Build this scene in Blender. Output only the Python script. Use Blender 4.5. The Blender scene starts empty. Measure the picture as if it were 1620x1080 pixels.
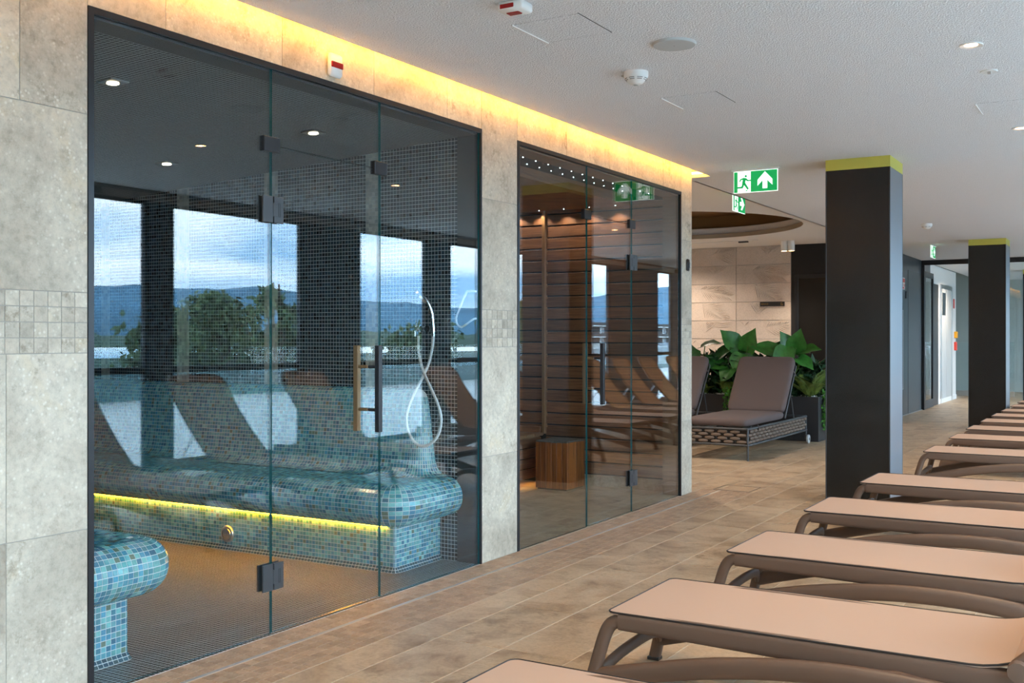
import bpy, bmesh, math, random
import numpy as np
from mathutils import Vector, Matrix

random.seed(7)
S = bpy.context.scene
COL = S.collection
R = math.radians

# ------------------------------------------------------------------ camera
F_PX = 1680.0
YAW = 30.8
cam_d = bpy.data.cameras.new('camera')
cam = bpy.data.objects.new('camera', cam_d)
COL.objects.link(cam)
cam.location = (3.28, 0.0, 1.30)
cam.rotation_euler = (R(90), 0, R(YAW))
cam_d.sensor_width = 36.0
cam_d.lens = 36.0 * F_PX / 1620.0
cam_d.shift_y = -6.0 / 1620.0
cam_d.clip_start = 0.05
cam_d.clip_end = 9000
S.camera = cam

# ------------------------------------------------------------------ world sky
SKY_STRENGTH = 11.8
W = bpy.data.worlds.new('sky')
S.world = W
W.use_nodes = True
_n = W.node_tree.nodes
_l = W.node_tree.links
_n.clear()
_tc = _n.new('ShaderNodeTexCoord')
_sep = _n.new('ShaderNodeSeparateXYZ')
_l.new(_tc.outputs['Generated'], _sep.inputs[0])
# clouds live on a flat layer overhead: direction / (height + c)
_ab = _n.new('ShaderNodeMath'); _ab.operation = 'ABSOLUTE'; _l.new(_sep.outputs['Z'], _ab.inputs[0])
_ad = _n.new('ShaderNodeMath'); _ad.operation = 'ADD'; _ad.inputs[1].default_value = 0.10
_l.new(_ab.outputs[0], _ad.inputs[0])
_dx = _n.new('ShaderNodeMath'); _dx.operation = 'DIVIDE'; _l.new(_sep.outputs['X'], _dx.inputs[0]); _l.new(_ad.outputs[0], _dx.inputs[1])
_dy = _n.new('ShaderNodeMath'); _dy.operation = 'DIVIDE'; _l.new(_sep.outputs['Y'], _dy.inputs[0]); _l.new(_ad.outputs[0], _dy.inputs[1])
_cb = _n.new('ShaderNodeCombineXYZ'); _l.new(_dx.outputs[0], _cb.inputs[0]); _l.new(_dy.outputs[0], _cb.inputs[1])
_ns = _n.new('ShaderNodeTexNoise')
_ns.inputs['Scale'].default_value = 0.62
_ns.inputs['Detail'].default_value = 7
_ns.inputs['Roughness'].default_value = 0.55
_ns.inputs['Distortion'].default_value = 0.4
_l.new(_cb.outputs[0], _ns.inputs['Vector'])
_cr = _n.new('ShaderNodeValToRGB')
_cr.color_ramp.elements[0].position = 0.36
_cr.color_ramp.elements[0].color = (0.24, 0.45, 0.73, 1)
_cr.color_ramp.elements[1].position = 0.60
_cr.color_ramp.elements[1].color = (0.80, 0.90, 1.0, 1)
_e = _cr.color_ramp.elements.new(0.47); _e.color = (0.47, 0.66, 0.89, 1)
_l.new(_ns.outputs['Fac'], _cr.inputs['Fac'])
_bg = _n.new('ShaderNodeBackground')
_bg.inputs['Strength'].default_value = SKY_STRENGTH
_l.new(_cr.outputs['Color'], _bg.inputs['Color'])
_wo = _n.new('ShaderNodeOutputWorld')
_l.new(_bg.outputs[0], _wo.inputs[0])

S.view_settings.view_transform = 'Standard'
S.view_settings.look = 'None'
S.view_settings.gamma = 1.0
S.view_settings.use_curve_mapping = False
S.view_settings.exposure = 0.16
DOWNLIGHT_W = 125.0
COVE_STRENGTH = 46.0
BENCH_LED = 46.0
try:
    S.cycles.transparent_max_bounces = 24
    S.cycles.max_bounces = 14
    S.cycles.diffuse_bounces = 6
except Exception:
    pass

# ------------------------------------------------------------------ materials
MATS = {}


def new_mat(name):
    m = bpy.data.materials.new(name)
    m.use_nodes = True
    MATS[name] = m
    nt = m.node_tree
    b = nt.nodes['Principled BSDF']
    return m, nt, b


def node(nt, typ, ins=None, **props):
    n = nt.nodes.new(typ)
    for k, v in props.items():
        setattr(n, k, v)
    for k, v in (ins or {}).items():
        s = n.inputs[k]
        if isinstance(v, bpy.types.NodeSocket):
            nt.links.new(v, s)
        else:
            s.default_value = v
    return n


def math_n(nt, op, a, b=0.0):
    n = nt.nodes.new('ShaderNodeMath')
    n.operation = op
    for i, v in enumerate((a, b)):
        if isinstance(v, bpy.types.NodeSocket):
            nt.links.new(v, n.inputs[i])
        else:
            n.inputs[i].default_value = v
    return n.outputs[0]


def ramp(nt, fac, stops, const=False):
    n = nt.nodes.new('ShaderNodeValToRGB')
    cr = n.color_ramp
    if const:
        cr.interpolation = 'CONSTANT'
    while len(cr.elements) < len(stops):
        cr.elements.new(0.5)
    for e, (p, c) in zip(cr.elements, stops):
        e.position = p
        e.color = (c[0], c[1], c[2], 1)
    nt.links.new(fac, n.inputs['Fac'])
    return n.outputs['Color']


def plain(name, col, rough=0.5, metal=0.0, spec=None, bump=None, var=0.0, vscale=6.0):
    m, nt, b = new_mat(name)
    b.inputs['Base Color'].default_value = (*col, 1)
    b.inputs['Roughness'].default_value = rough
    b.inputs['Metallic'].default_value = metal
    if spec is not None:
        b.inputs['Specular IOR Level'].default_value = spec
    if var:
        g = node(nt, 'ShaderNodeNewGeometry')
        n = node(nt, 'ShaderNodeTexNoise', {'Vector': g.outputs['Position'], 'Scale': vscale, 'Detail': 6.0, 'Roughness': 0.6})
        lo = tuple(c * (1 - var) for c in col)
        hi = tuple(min(1, c * (1 + var)) for c in col)
        nt.links.new(ramp(nt, n.outputs['Fac'], [(0.3, lo), (0.7, hi)]), b.inputs['Base Color'])
    if bump:
        g = node(nt, 'ShaderNodeNewGeometry')
        n = node(nt, 'ShaderNodeTexNoise', {'Vector': g.outputs['Position'], 'Scale': bump[0], 'Detail': 3.0})
        bp = node(nt, 'ShaderNodeBump', {'Strength': bump[1], 'Distance': bump[2], 'Height': n.outputs['Fac']})
        nt.links.new(bp.outputs[0], b.inputs['Normal'])
    return m


def emit(name, col, strength):
    m, nt, b = new_mat(name)
    b.inputs['Base Color'].default_value = (*[min(1, c) for c in col], 1)
    b.inputs['Emission Color'].default_value = (*col, 1)
    b.inputs['Emission Strength'].default_value = strength
    return m


def piece_random(nt):
    """a number that differs from piece to piece: per object and per loose piece of a joined mesh"""
    oi = node(nt, 'ShaderNodeObjectInfo')
    g = node(nt, 'ShaderNodeNewGeometry')
    s = math_n(nt, 'ADD', oi.outputs['Random'], g.outputs['Random Per Island'])
    return math_n(nt, 'FRACT', s), g


def stone(name, stops, scale=2.2, fine=45.0, rough=0.55, bump=0.25, spread=23.0, pits=0.0, blotch=None, tonev=0.09):
    m, nt, b = new_mat(name)
    rnd, g = piece_random(nt)
    off = node(nt, 'ShaderNodeCombineXYZ', {0: math_n(nt, 'MULTIPLY', rnd, spread), 1: math_n(nt, 'MULTIPLY', rnd, spread * 1.7), 2: math_n(nt, 'MULTIPLY', rnd, spread * 0.6)})
    p = node(nt, 'ShaderNodeVectorMath', {0: g.outputs['Position'], 1: off.outputs[0]}, operation='ADD').outputs[0]
    n1 = node(nt, 'ShaderNodeTexNoise', {'Vector': p, 'Scale': scale, 'Detail': 9.0, 'Roughness': 0.66, 'Distortion': 0.6})
    n2 = node(nt, 'ShaderNodeTexNoise', {'Vector': p, 'Scale': fine, 'Detail': 4.0, 'Roughness': 0.7})
    base = ramp(nt, n1.outputs['Fac'], stops)
    if blotch:
        n3 = node(nt, 'ShaderNodeTexNoise', {'Vector': p, 'Scale': blotch, 'Detail': 8.0, 'Roughness': 0.75})
        n4 = node(nt, 'ShaderNodeTexNoise', {'Vector': p, 'Scale': 1.1, 'Detail': 2.0})
        dk = ramp(nt, n3.outputs['Fac'], [(0.36, (0.55, 0.51, 0.45)), (0.46, (1, 1, 1))])
        wh = ramp(nt, n4.outputs['Fac'], [(0.42, (0.12, 0.12, 0.12)), (0.62, (1, 1, 1))])
        bm_ = node(nt, 'ShaderNodeMix', {6: base, 7: dk}, data_type='RGBA', blend_type='MULTIPLY')
        nt.links.new(wh, bm_.inputs[0])
        base = bm_.outputs[2]
    sp = ramp(nt, n2.outputs['Fac'], [(0.30, (0.74, 0.72, 0.69)), (0.5, (1, 1, 1)), (0.70, (1.14, 1.13, 1.12))])
    mx = node(nt, 'ShaderNodeMix', {0: 0.75, 6: base, 7: sp}, data_type='RGBA', blend_type='MULTIPLY')
    tone = ramp(nt, rnd, [(0.0, (1 - tonev,) * 3), (1.0, (1 + tonev,) * 3)])
    mx2 = node(nt, 'ShaderNodeMix', {0: 1.0, 6: mx.outputs[2], 7: tone}, data_type='RGBA', blend_type='MULTIPLY')
    col = mx2.outputs[2]
    if pits:
        v = node(nt, 'ShaderNodeTexVoronoi', {'Vector': p, 'Scale': 46.0, 'Randomness': 1.0})
        msk = ramp(nt, n1.outputs['Fac'], [(0.44, (0.1, 0.1, 0.1)), (0.58, (1, 1, 1))])
        pt = ramp(nt, v.outputs['Distance'], [(0.14, (1, 1, 1)), (0.30, (0, 0, 0))])
        pm = node(nt, 'ShaderNodeMix', {0: 1.0, 6: pt, 7: msk}, data_type='RGBA', blend_type='MULTIPLY')
        f = math_n(nt, 'MULTIPLY', pm.outputs[2], pits)
        mx3 = node(nt, 'ShaderNodeMix', {0: f, 6: col, 7: (0.80, 0.76, 0.66, 1)}, data_type='RGBA')
        col = mx3.outputs[2]
    nt.links.new(col, b.inputs['Base Color'])
    b.inputs['Roughness'].default_value = rough
    bp = node(nt, 'ShaderNodeBump', {'Strength': bump, 'Distance': 0.004, 'Height': n2.outputs['Fac']})
    nt.links.new(bp.outputs[0], b.inputs['Normal'])
    return m


def mosaic(name, cols, rough=0.18, coat=0.0, gain=1.0):
    m, nt, b = new_mat(name)
    rnd, g = piece_random(nt)
    # second draw so that the tone inside a colour family varies too
    r2 = math_n(nt, 'FRACT', math_n(nt, 'MULTIPLY', rnd, 37.31))
    k = len(cols)
    c = ramp(nt, rnd, [(i / k, col) for i, col in enumerate(cols)], const=True)
    t = ramp(nt, r2, [(0.0, (0.80, 0.80, 0.82)), (1.0, (1.20, 1.20, 1.18))])
    mx = node(nt, 'ShaderNodeMix', {0: 1.0, 6: c, 7: t}, data_type='RGBA', blend_type='MULTIPLY')
    n = node(nt, 'ShaderNodeTexNoise', {'Vector': g.outputs['Position'], 'Scale': 70.0, 'Detail': 3.0})
    sw = ramp(nt, n.outputs['Fac'], [(0.3, (0.82, 0.84, 0.86)), (0.7, (1.18, 1.16, 1.12))])
    mx2 = node(nt, 'ShaderNodeMix', {0: 0.8, 6: mx.outputs[2], 7: sw}, data_type='RGBA', blend_type='MULTIPLY')
    mx3 = node(nt, 'ShaderNodeMix', {0: 1.0, 6: mx2.outputs[2], 7: (gain, gain, gain, 1)}, data_type='RGBA', blend_type='MULTIPLY')
    nt.links.new(mx3.outputs[2], b.inputs['Base Color'])
    b.inputs['Roughness'].default_value = rough
    b.inputs['Coat Weight'].default_value = coat
    return m


def wood(name, dark, light, grain=(2.0, 40.0, 40.0), rough=0.45):
    m, nt, b = new_mat(name)
    rnd, g = piece_random(nt)
    off = node(nt, 'ShaderNodeCombineXYZ', {0: math_n(nt, 'MULTIPLY', rnd, 31.0), 1: math_n(nt, 'MULTIPLY', rnd, 17.0), 2: math_n(nt, 'MULTIPLY', rnd, 11.0)})
    p = node(nt, 'ShaderNodeVectorMath', {0: g.outputs['Position'], 1: off.outputs[0]}, operation='ADD').outputs[0]
    mp = node(nt, 'ShaderNodeVectorMath', {0: p, 1: grain}, operation='MULTIPLY').outputs[0]
    n1 = node(nt, 'ShaderNodeTexNoise', {'Vector': mp, 'Scale': 1.0, 'Detail': 6.0, 'Roughness': 0.6, 'Distortion': 0.8})
    c = ramp(nt, n1.outputs['Fac'], [(0.28, dark), (0.55, tuple((a + d) / 2 for a, d in zip(dark, light))), (0.75, light)])
    t = ramp(nt, rnd, [(0.0, (0.72, 0.70, 0.68)), (1.0, (1.25, 1.2, 1.15))])
    mx = node(nt, 'ShaderNodeMix', {0: 1.0, 6: c, 7: t}, data_type='RGBA', blend_type='MULTIPLY')
    nt.links.new(mx.outputs[2], b.inputs['Base Color'])
    b.inputs['Roughness'].default_value = rough
    bp = node(nt, 'ShaderNodeBump', {'Strength': 0.15, 'Distance': 0.003, 'Height': n1.outputs['Fac']})
    nt.links.new(bp.outputs[0], b.inputs['Normal'])
    return m


def glass(name, tint, f0=0.04):
    """clear flat pane: see-through with a mirror reflection that grows towards grazing view"""
    m = bpy.data.materials.new(name)
    m.use_nodes = True
    MATS[name] = m
    nt = m.node_tree
    nt.nodes.clear()
    lw = node(nt, 'ShaderNodeLayerWeight', {'Blend': 0.5})
    p5 = math_n(nt, 'POWER', lw.outputs['Facing'], 5.0)
    fr = math_n(nt, 'ADD', math_n(nt, 'MULTIPLY', p5, 1.0 - f0), f0)
    tr = node(nt, 'ShaderNodeBsdfTransparent', {'Color': (*tint, 1)})
    gl = node(nt, 'ShaderNodeBsdfGlossy', {'Color': (1, 1, 1, 1), 'Roughness': 0.0})
    mx = node(nt, 'ShaderNodeMixShader', {0: fr, 1: tr.outputs[0], 2: gl.outputs[0]})
    o = node(nt, 'ShaderNodeOutputMaterial', {'Surface': mx.outputs[0]})
    return m


WALL_STOPS = [(0.24, (0.29, 0.245, 0.18)), (0.42, (0.48, 0.42, 0.325)), (0.57, (0.61, 0.545, 0.43)), (0.74, (0.62, 0.51, 0.33))]
FLOOR_STOPS = [(0.27, (0.19, 0.12, 0.068)), (0.42, (0.37, 0.265, 0.168)), (0.56, (0.50, 0.385, 0.26)), (0.72, (0.46, 0.315, 0.185))]
stone('wall_stone', WALL_STOPS, scale=2.2, fine=38, rough=0.6, bump=0.8, pits=0.6, blotch=9.0)
stone('floor_stone', FLOOR_STOPS, scale=3.4, fine=60, rough=0.42, bump=0.25, pits=0.0, blotch=11.0, tonev=0.04)
stone('strip_stone', [(0.3, (0.29, 0.195, 0.125)), (0.5, (0.38, 0.265, 0.175)), (0.7, (0.43, 0.31, 0.21))], scale=6, fine=70, rough=0.5, bump=0.12, tonev=0.14)
stone('palm_stone', [(0.3, (0.50, 0.43, 0.36)), (0.6, (0.57, 0.49, 0.42)), (0.8, (0.60, 0.52, 0.45))], scale=2, fine=60, rough=0.7, bump=0.15)
plain('grout_light', (0.57, 0.50, 0.41), 0.9)
plain('grout_grey', (0.40, 0.37, 0.32), 0.85)
plain('grout_mosaic', (0.70, 0.72, 0.71), 0.8)
plain('grout_ceiling', (0.50, 0.53, 0.55), 0.8)
plain('plaster', (0.80, 0.81, 0.83), 0.9, bump=(120.0, 0.9, 0.014))
plain('plaster_smooth', (0.76, 0.75, 0.74), 0.9, bump=(60.0, 0.1, 0.003))
plain('white_paint', (0.78, 0.78, 0.76), 0.7)
plain('grey_green_paint', (0.42, 0.45, 0.42), 0.7)
plain('black_frame', (0.012, 0.013, 0.016), 0.35)
plain('window_frame', (0.022, 0.026, 0.032), 0.4)
plain('pier_grey', (0.13, 0.155, 0.185), 0.45)
plain('anthracite', (0.045, 0.048, 0.052), 0.42)
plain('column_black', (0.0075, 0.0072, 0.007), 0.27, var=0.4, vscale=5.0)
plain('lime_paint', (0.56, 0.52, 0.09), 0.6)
plain('column_window_sheen', (0.15, 0.185, 0.22), 0.38)  # grey-blue holds the window reflection on the black column
plain('dark_panel', (0.020, 0.034, 0.044), 0.34, var=0.15, vscale=3.0)
plain('dark_niche', (0.006, 0.006, 0.0065), 0.7)
plain('gold_brown', (0.17, 0.085, 0.022), 0.55, bump=(40.0, 0.3, 0.004))
plain('beige_paint', (0.40, 0.34, 0.25), 0.75)
glass('pane_glass', (0.93, 0.97, 0.975), 0.050)
glass('door_glass', (0.94, 0.975, 0.98), 0.050)
plain('glass_edge', (0.01, 0.11, 0.12), 0.15)
plain('steel', (0.62, 0.62, 0.62), 0.28, 1.0)
plain('chrome', (0.8, 0.8, 0.82), 0.08, 1.0)
plain('white_plastic', (0.80, 0.80, 0.78), 0.4)
plain('grey_plastic', (0.50, 0.52, 0.52), 0.5)
plain('hose_white', (0.80, 0.80, 0.79), 0.35)
plain('red_lens', (0.30, 0.008, 0.008), 0.2)
plain('black_plastic', (0.015, 0.015, 0.016), 0.4)
plain('lounger_frame', (0.135, 0.080, 0.052), 0.5)
plain('lounger_sling', (0.44, 0.30, 0.215), 0.75, bump=(600.0, 0.15, 0.001))
plain('dark_piping', (0.02, 0.016, 0.014), 0.6)
plain('strut_metal', (0.75, 0.75, 0.75), 0.3, 0.9)
plain('cushion', (0.105, 0.078, 0.074), 0.85, bump=(400.0, 0.15, 0.001))
plain('rattan', (0.17, 0.125, 0.095), 0.8, bump=(180.0, 0.5, 0.004))
plain('tube_grey', (0.055, 0.06, 0.065), 0.4)
plain('planter_dark', (0.022, 0.022, 0.024), 0.5)
plain('gravel_white', (0.62, 0.61, 0.58), 0.8)
plain('leaf_bright', (0.036, 0.17, 0.026), 0.38, var=0.4, vscale=14.0)
plain('leaf_mid', (0.018, 0.095, 0.020), 0.4, var=0.4, vscale=14.0)
plain('leaf_dark', (0.010, 0.052, 0.016), 0.5, var=0.4, vscale=14.0)
plain('fern_green', (0.14, 0.21, 0.04), 0.55, var=0.4, vscale=20.0)
plain('ivy_green', (0.060, 0.24, 0.018), 0.45, var=0.4, vscale=20.0)
plain('stem_green', (0.10, 0.22, 0.04), 0.5)
plain('bark', (0.09, 0.06, 0.04), 0.9)
plain('tree_leaf', (0.065, 0.105, 0.035), 0.7, var=0.5, vscale=1.5)
plain('tree_leaf_pale', (0.14, 0.18, 0.07), 0.7, var=0.4, vscale=1.5)
plain('gold_ink', (0.40, 0.24, 0.05), 0.4, 0.3)
plain('red_print', (0.65, 0.05, 0.03), 0.5)
plain('yellow_plastic', (0.75, 0.36, 0.01), 0.4)
plain('brick_red', (0.36, 0.09, 0.05), 0.8)
plain('hotel_dark', (0.045, 0.05, 0.055), 0.6)
plain('hotel_white', (0.75, 0.75, 0.74), 0.6)
plain('hotel_glass', (0.10, 0.14, 0.18), 0.1)
plain('terrace_tile', (0.50, 0.49, 0.46), 0.35, var=0.12, vscale=0.8)
plain('parapet_teal', (0.10, 0.19, 0.20), 0.4)
plain('hill_forest_haze', (0.085, 0.20, 0.30), 1.0, var=0.25, vscale=0.004)  # forest colour shifted to blue to stand in for distance haze
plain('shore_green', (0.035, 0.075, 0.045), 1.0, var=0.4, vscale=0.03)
plain('lake_water', (0.05, 0.12, 0.15), 0.12)
emit('sign_green', (0.0, 0.36, 0.09), 0.62)
emit('sign_white', (0.85, 1.0, 0.92), 0.95)
emit('led_warm', (1.0, 0.45, 0.045), COVE_STRENGTH)
emit('led_bench', (1.0, 0.34, 0.014), BENCH_LED)
emit('led_sauna', (1.0, 0.42, 0.05), 11.0)
emit('led_star', (0.80, 0.93, 1.0), 9.0)
emit('lamp_warm', (1.0, 0.80, 0.55), 12.0)
TEAL = [(0.050, 0.18, 0.22), (0.12, 0.30, 0.31), (0.05, 0.20, 0.29), (0.17, 0.34, 0.32), (0.08, 0.24, 0.26),
        (0.035, 0.13, 0.19), (0.14, 0.32, 0.34), (0.07, 0.24, 0.33), (0.10, 0.22, 0.20), (0.22, 0.38, 0.35),
        (0.06, 0.19, 0.22), (0.11, 0.24, 0.25), (0.15, 0.33, 0.32), (0.04, 0.15, 0.21), (0.09, 0.25, 0.30),
        (0.13, 0.28, 0.26), (0.05, 0.17, 0.24), (0.16, 0.35, 0.36), (0.07, 0.21, 0.24), (0.13, 0.15, 0.10), (0.10, 0.27, 0.31), (0.06, 0.20, 0.27), (0.18, 0.36, 0.33)]
WALLT = [(0.010, 0.024, 0.032), (0.020, 0.048, 0.058), (0.014, 0.036, 0.055), (0.028, 0.055, 0.060), (0.008, 0.016, 0.022), (0.018, 0.05, 0.075)]
FLOORT = [(0.022, 0.021, 0.021), (0.036, 0.032, 0.028), (0.018, 0.021, 0.025), (0.030, 0.027, 0.024)]
CEILT = [(0.026, 0.036, 0.044), (0.038, 0.048, 0.056), (0.020, 0.028, 0.036)]
LIGHTT = [(0.44, 0.43, 0.38), (0.54, 0.52, 0.46), (0.36, 0.355, 0.32), (0.49, 0.47, 0.40)]
mosaic('mosaic_teal', [(r * 0.82, g, b * 1.04) for r, g, b in TEAL], 0.15, gain=1.4)
mosaic('mosaic_wall', WALLT, 0.2)
mosaic('mosaic_floor', FLOORT, 0.45)
mosaic('mosaic_ceiling', CEILT, 0.45)
mosaic('mosaic_light', LIGHTT, 0.5)
mosaic('mosaic_skirting', [(0.02, 0.09, 0.14), (0.03, 0.12, 0.17), (0.05, 0.10, 0.11), (0.025, 0.08, 0.11)], 0.2)
wood('sauna_wood', (0.125, 0.046, 0.020), (0.34, 0.145, 0.062), (3.0, 3.0, 60.0), 0.5)
wood('sauna_trim', (0.28, 0.13, 0.045), (0.46, 0.23, 0.09), (60.0, 60.0, 3.0))
wood('stool_wood', (0.12, 0.028, 0.006), (0.52, 0.16, 0.028), (34.0, 34.0, 2.2), 0.5)
wood('stool_top', (0.05, 0.045, 0.04), (0.16, 0.14, 0.12), (20.0, 20.0, 20.0), 0.8)
wood('oak', (0.30, 0.15, 0.055), (0.48, 0.28, 0.12), (70.0, 70.0, 4.0))
wood('bench_wood', (0.15, 0.075, 0.036), (0.33, 0.18, 0.09), (4.0, 40.0, 40.0))


# ------------------------------------------------------------------ mesh helper
class MB:
    def __init__(s):
        s.v = []
        s.f = []
        s.mi = []

    def _face(s, idx, mi=0):
        s.f.append(tuple(idx))
        s.mi.append(mi)

    def box(s, x0, x1, y0, y1, z0, z1, c=0.0, mi=0):
        s.obox(((x0 + x1) / 2, (y0 + y1) / 2, (z0 + z1) / 2), (1, 0, 0), (0, 1, 0), (0, 0, 1), abs(x1 - x0) / 2, abs(y1 - y0) / 2, abs(z1 - z0) / 2, c, mi)
        return s

    def obox(s, c0, ax, ay, az, hx, hy, hz, c=0.0, mi=0):
        c0 = Vector(c0); ax = Vector(ax); ay = Vector(ay); az = Vector(az)
        b = len(s.v)
        P = lambda a, d, e: s.v.append(tuple(c0 + ax * a + ay * d + az * e))
        if c <= 0:
            for a in (-hx, hx):
                for d in (-hy, hy):
                    for e in (-hz, hz):
                        P(a, d, e)
            for q in ((0, 1, 3, 2), (4, 6, 7, 5), (0, 4, 5, 1), (2, 3, 7, 6), (0, 2, 6, 4), (1, 5, 7, 3)):
                s._face([b + i for i in q], mi)
            return s
        # chamfered: every corner becomes three vertices
        idx = {}
        k = 0
        for a in (-1, 1):
            for d in (-1, 1):
                for e in (-1, 1):
                    P(a * hx, d * (hy - c), e * (hz - c)); idx[(a, d, e, 0)] = b + k; k += 1
                    P(a * (hx - c), d * hy, e * (hz - c)); idx[(a, d, e, 1)] = b + k; k += 1
                    P(a * (hx - c), d * (hy - c), e * hz); idx[(a, d, e, 2)] = b + k; k += 1
        for t in (-1, 1):
            for ax_i in range(3):
                q = []
                for (u, w) in ((-1, -1), (1, -1), (1, 1), (-1, 1)):
                    key = [0, 0, 0]
                    key[ax_i] = t
                    key[(ax_i + 1) % 3] = u
                    key[(ax_i + 2) % 3] = w
                    q.append(idx[(*key, ax_i)])
                if t < 0:
                    q.reverse()
                s._face(q, mi)
        for ax_i in range(3):
            j, l = (ax_i + 1) % 3, (ax_i + 2) % 3
            for tj in (-1, 1):
                for tl in (-1, 1):
                    def g(e, a):
                        key = [0, 0, 0]; key[ax_i] = e; key[j] = tj; key[l] = tl
                        return idx[(*key, a)]
                    q = [g(-1, j), g(1, j), g(1, l), g(-1, l)]
                    if tj * tl < 0:
                        q.reverse()
                    s._face(q, mi)
        for a in (-1, 1):
            for d in (-1, 1):
                for e in (-1, 1):
                    q = [idx[(a, d, e, 0)], idx[(a, d, e, 1)], idx[(a, d, e, 2)]]
                    if a * d * e < 0:
                        q.reverse()
                    s._face(q, mi)
        return s

    def tube(s, pts, r, n=8, r2=None, up=(0, 0, 1), caps=True, closed=False, mi=0, power=1.0):
        """swept tube; r half-width across, r2 half-height along 'up'; both may be lists"""
        pts = [Vector(p) for p in pts]
        m = len(pts)
        rs = r if isinstance(r, (list, tuple)) else [r] * m
        if r2 is None:
            r2s = rs
        else:
            r2s = r2 if isinstance(r2, (list, tuple)) else [r2] * m
        b = len(s.v)
        upv = Vector(up)
        prev = None
        for i, p in enumerate(pts):
            if closed:
                t = pts[(i + 1) % m] - pts[i - 1]
            elif i == 0:
                t = pts[1] - pts[0]
            elif i == m - 1:
                t = pts[-1] - pts[-2]
            else:
                t = (pts[i + 1] - p).normalized() + (p - pts[i - 1]).normalized()
            t.normalize()
            sd = t.cross(upv)
            if sd.length < 0.15:
                sd = prev.copy() if prev is not None else t.cross(Vector((1, 0, 0)) if abs(t.x) < 0.9 else Vector((0, 1, 0)))
                sd = sd - t * sd.dot(t)
            sd.normalize()
            if prev is not None and sd.dot(prev) < 0:
                sd = -sd
            prev = sd
            u2 = sd.cross(t)
            for k in range(n):
                a = 2 * math.pi * (k + 0.5) / n
                ca, sa = math.cos(a), math.sin(a)
                if power != 1.0:
                    ca = math.copysign(abs(ca) ** power, ca)
                    sa = math.copysign(abs(sa) ** power, sa)
                s.v.append(tuple(p + sd * (rs[i] * ca) + u2 * (r2s[i] * sa)))
        mm = m if closed else m - 1
        for i in range(mm):
            for k in range(n):
                a = b + i * n + k
                a2 = b + i * n + (k + 1) % n
                c2 = b + ((i + 1) % m) * n + (k + 1) % n
                c1 = b + ((i + 1) % m) * n + k
                s._face((a, a2, c2, c1), mi)
        if caps and not closed:
            s._face([b + k for k in range(n)][::-1], mi)
            s._face([b + (m - 1) * n + k for k in range(n)], mi)
        return s

    def lathe(s, prof, n=24, o=(0, 0, 0), axis='z', mi=0, sx=1.0, sy=1.0, caps=True):
        """prof: list of (radius, height)"""
        b = len(s.v)
        o = Vector(o)
        for (r, h) in prof:
            for k in range(n):
                a = 2 * math.pi * k / n
                x, y = r * math.cos(a) * sx, r * math.sin(a) * sy
                if axis == 'z':
                    q = (x, y, h)
                elif axis == 'y':
                    q = (x, h, y)
                else:
                    q = (h, x, y)
                s.v.append(tuple(o + Vector(q)))
        m = len(prof)
        for i in range(m - 1):
            for k in range(n):
                s._face((b + i * n + k, b + i * n + (k + 1) % n, b + (i + 1) * n + (k + 1) % n, b + (i + 1) * n + k), mi)
        if not caps:
            return s
        if prof[0][0] > 1e-6:
            s._face([b + k for k in range(n)][::-1], mi)
        if prof[-1][0] > 1e-6:
            s._face([b + (m - 1) * n + k for k in range(n)], mi)
        return s

    def prism(s, poly, o, ux, uy, th, mi=0):
        """polygon (2D points) in the plane o + ux*a + uy*b, thickened by th along ux x uy"""
        o = Vector(o); ux = Vector(ux); uy = Vector(uy)
        nrm = ux.cross(uy).normalized()
        b = len(s.v)
        m = len(poly)
        for d in (0, th):
            for (a, c) in poly:
                s.v.append(tuple(o + ux * a + uy * c + nrm * d))
        s._face([b + i for i in range(m)][::-1], mi)
        s._face([b + m + i for i in range(m)], mi)
        for i in range(m):
            j = (i + 1) % m
            s._face((b + i, b + j, b + m + j, b + m + i), mi)
        return s

    def grid(s, fn, nu, nv, closed_u=False, mi=0):
        b = len(s.v)
        for i in range(nu + (0 if closed_u else 1)):
            for j in range(nv + 1):
                s.v.append(tuple(fn(i / nu, j / nv)))
        cols = nu if closed_u else nu + 1
        for i in range(nu):
            for j in range(nv):
                i2 = (i + 1) % cols
                s._face((b + i * (nv + 1) + j, b + i2 * (nv + 1) + j, b + i2 * (nv + 1) + j + 1, b + i * (nv + 1) + j + 1), mi)
        return s

    def quad(s, a, b_, c, d, mi=0):
        b = len(s.v)
        s.v += [tuple(a), tuple(b_), tuple(c), tuple(d)]
        s._face((b, b + 1, b + 2, b + 3), mi)
        return s

    def tiles_flat(s, o, U, V, lu, lv, pitch, gap=0.0025, lift=0.0012, mask=None):
        """a field of small raised mosaic pieces on a plane; U, V unit vectors, lift along U x V"""
        o = np.array(o, float); U = np.array(U, float); V = np.array(V, float)
        N = np.cross(U, V)
        nu = max(1, int(round(lu / pitch))); nv = max(1, int(round(lv / pitch)))
        pu, pv = lu / nu, lv / nv
        iu, iv = np.meshgrid(np.arange(nu), np.arange(nv), indexing='ij')
        iu = iu.ravel(); iv = iv.ravel()
        if mask is not None:
            k = mask((iu + 0.5) * pu, (iv + 0.5) * pv)
            iu = iu[k]; iv = iv[k]
        g = gap / 2
        a0 = iu * pu + g; a1 = (iu + 1) * pu - g; b0 = iv * pv + g; b1 = (iv + 1) * pv - g
        def pt(a, b_, h):
            return o + a[:, None] * U + b_[:, None] * V + N * h
        P = np.stack([pt(a0, b0, 0), pt(a1, b0, 0), pt(a1, b1, 0), pt(a0, b1, 0),
                      pt(a0, b0, lift), pt(a1, b0, lift), pt(a1, b1, lift), pt(a0, b1, lift)], 1)
        base = len(s.v)
        s.v += [tuple(q) for q in P.reshape(-1, 3).tolist()]
        m = len(iu)
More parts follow.
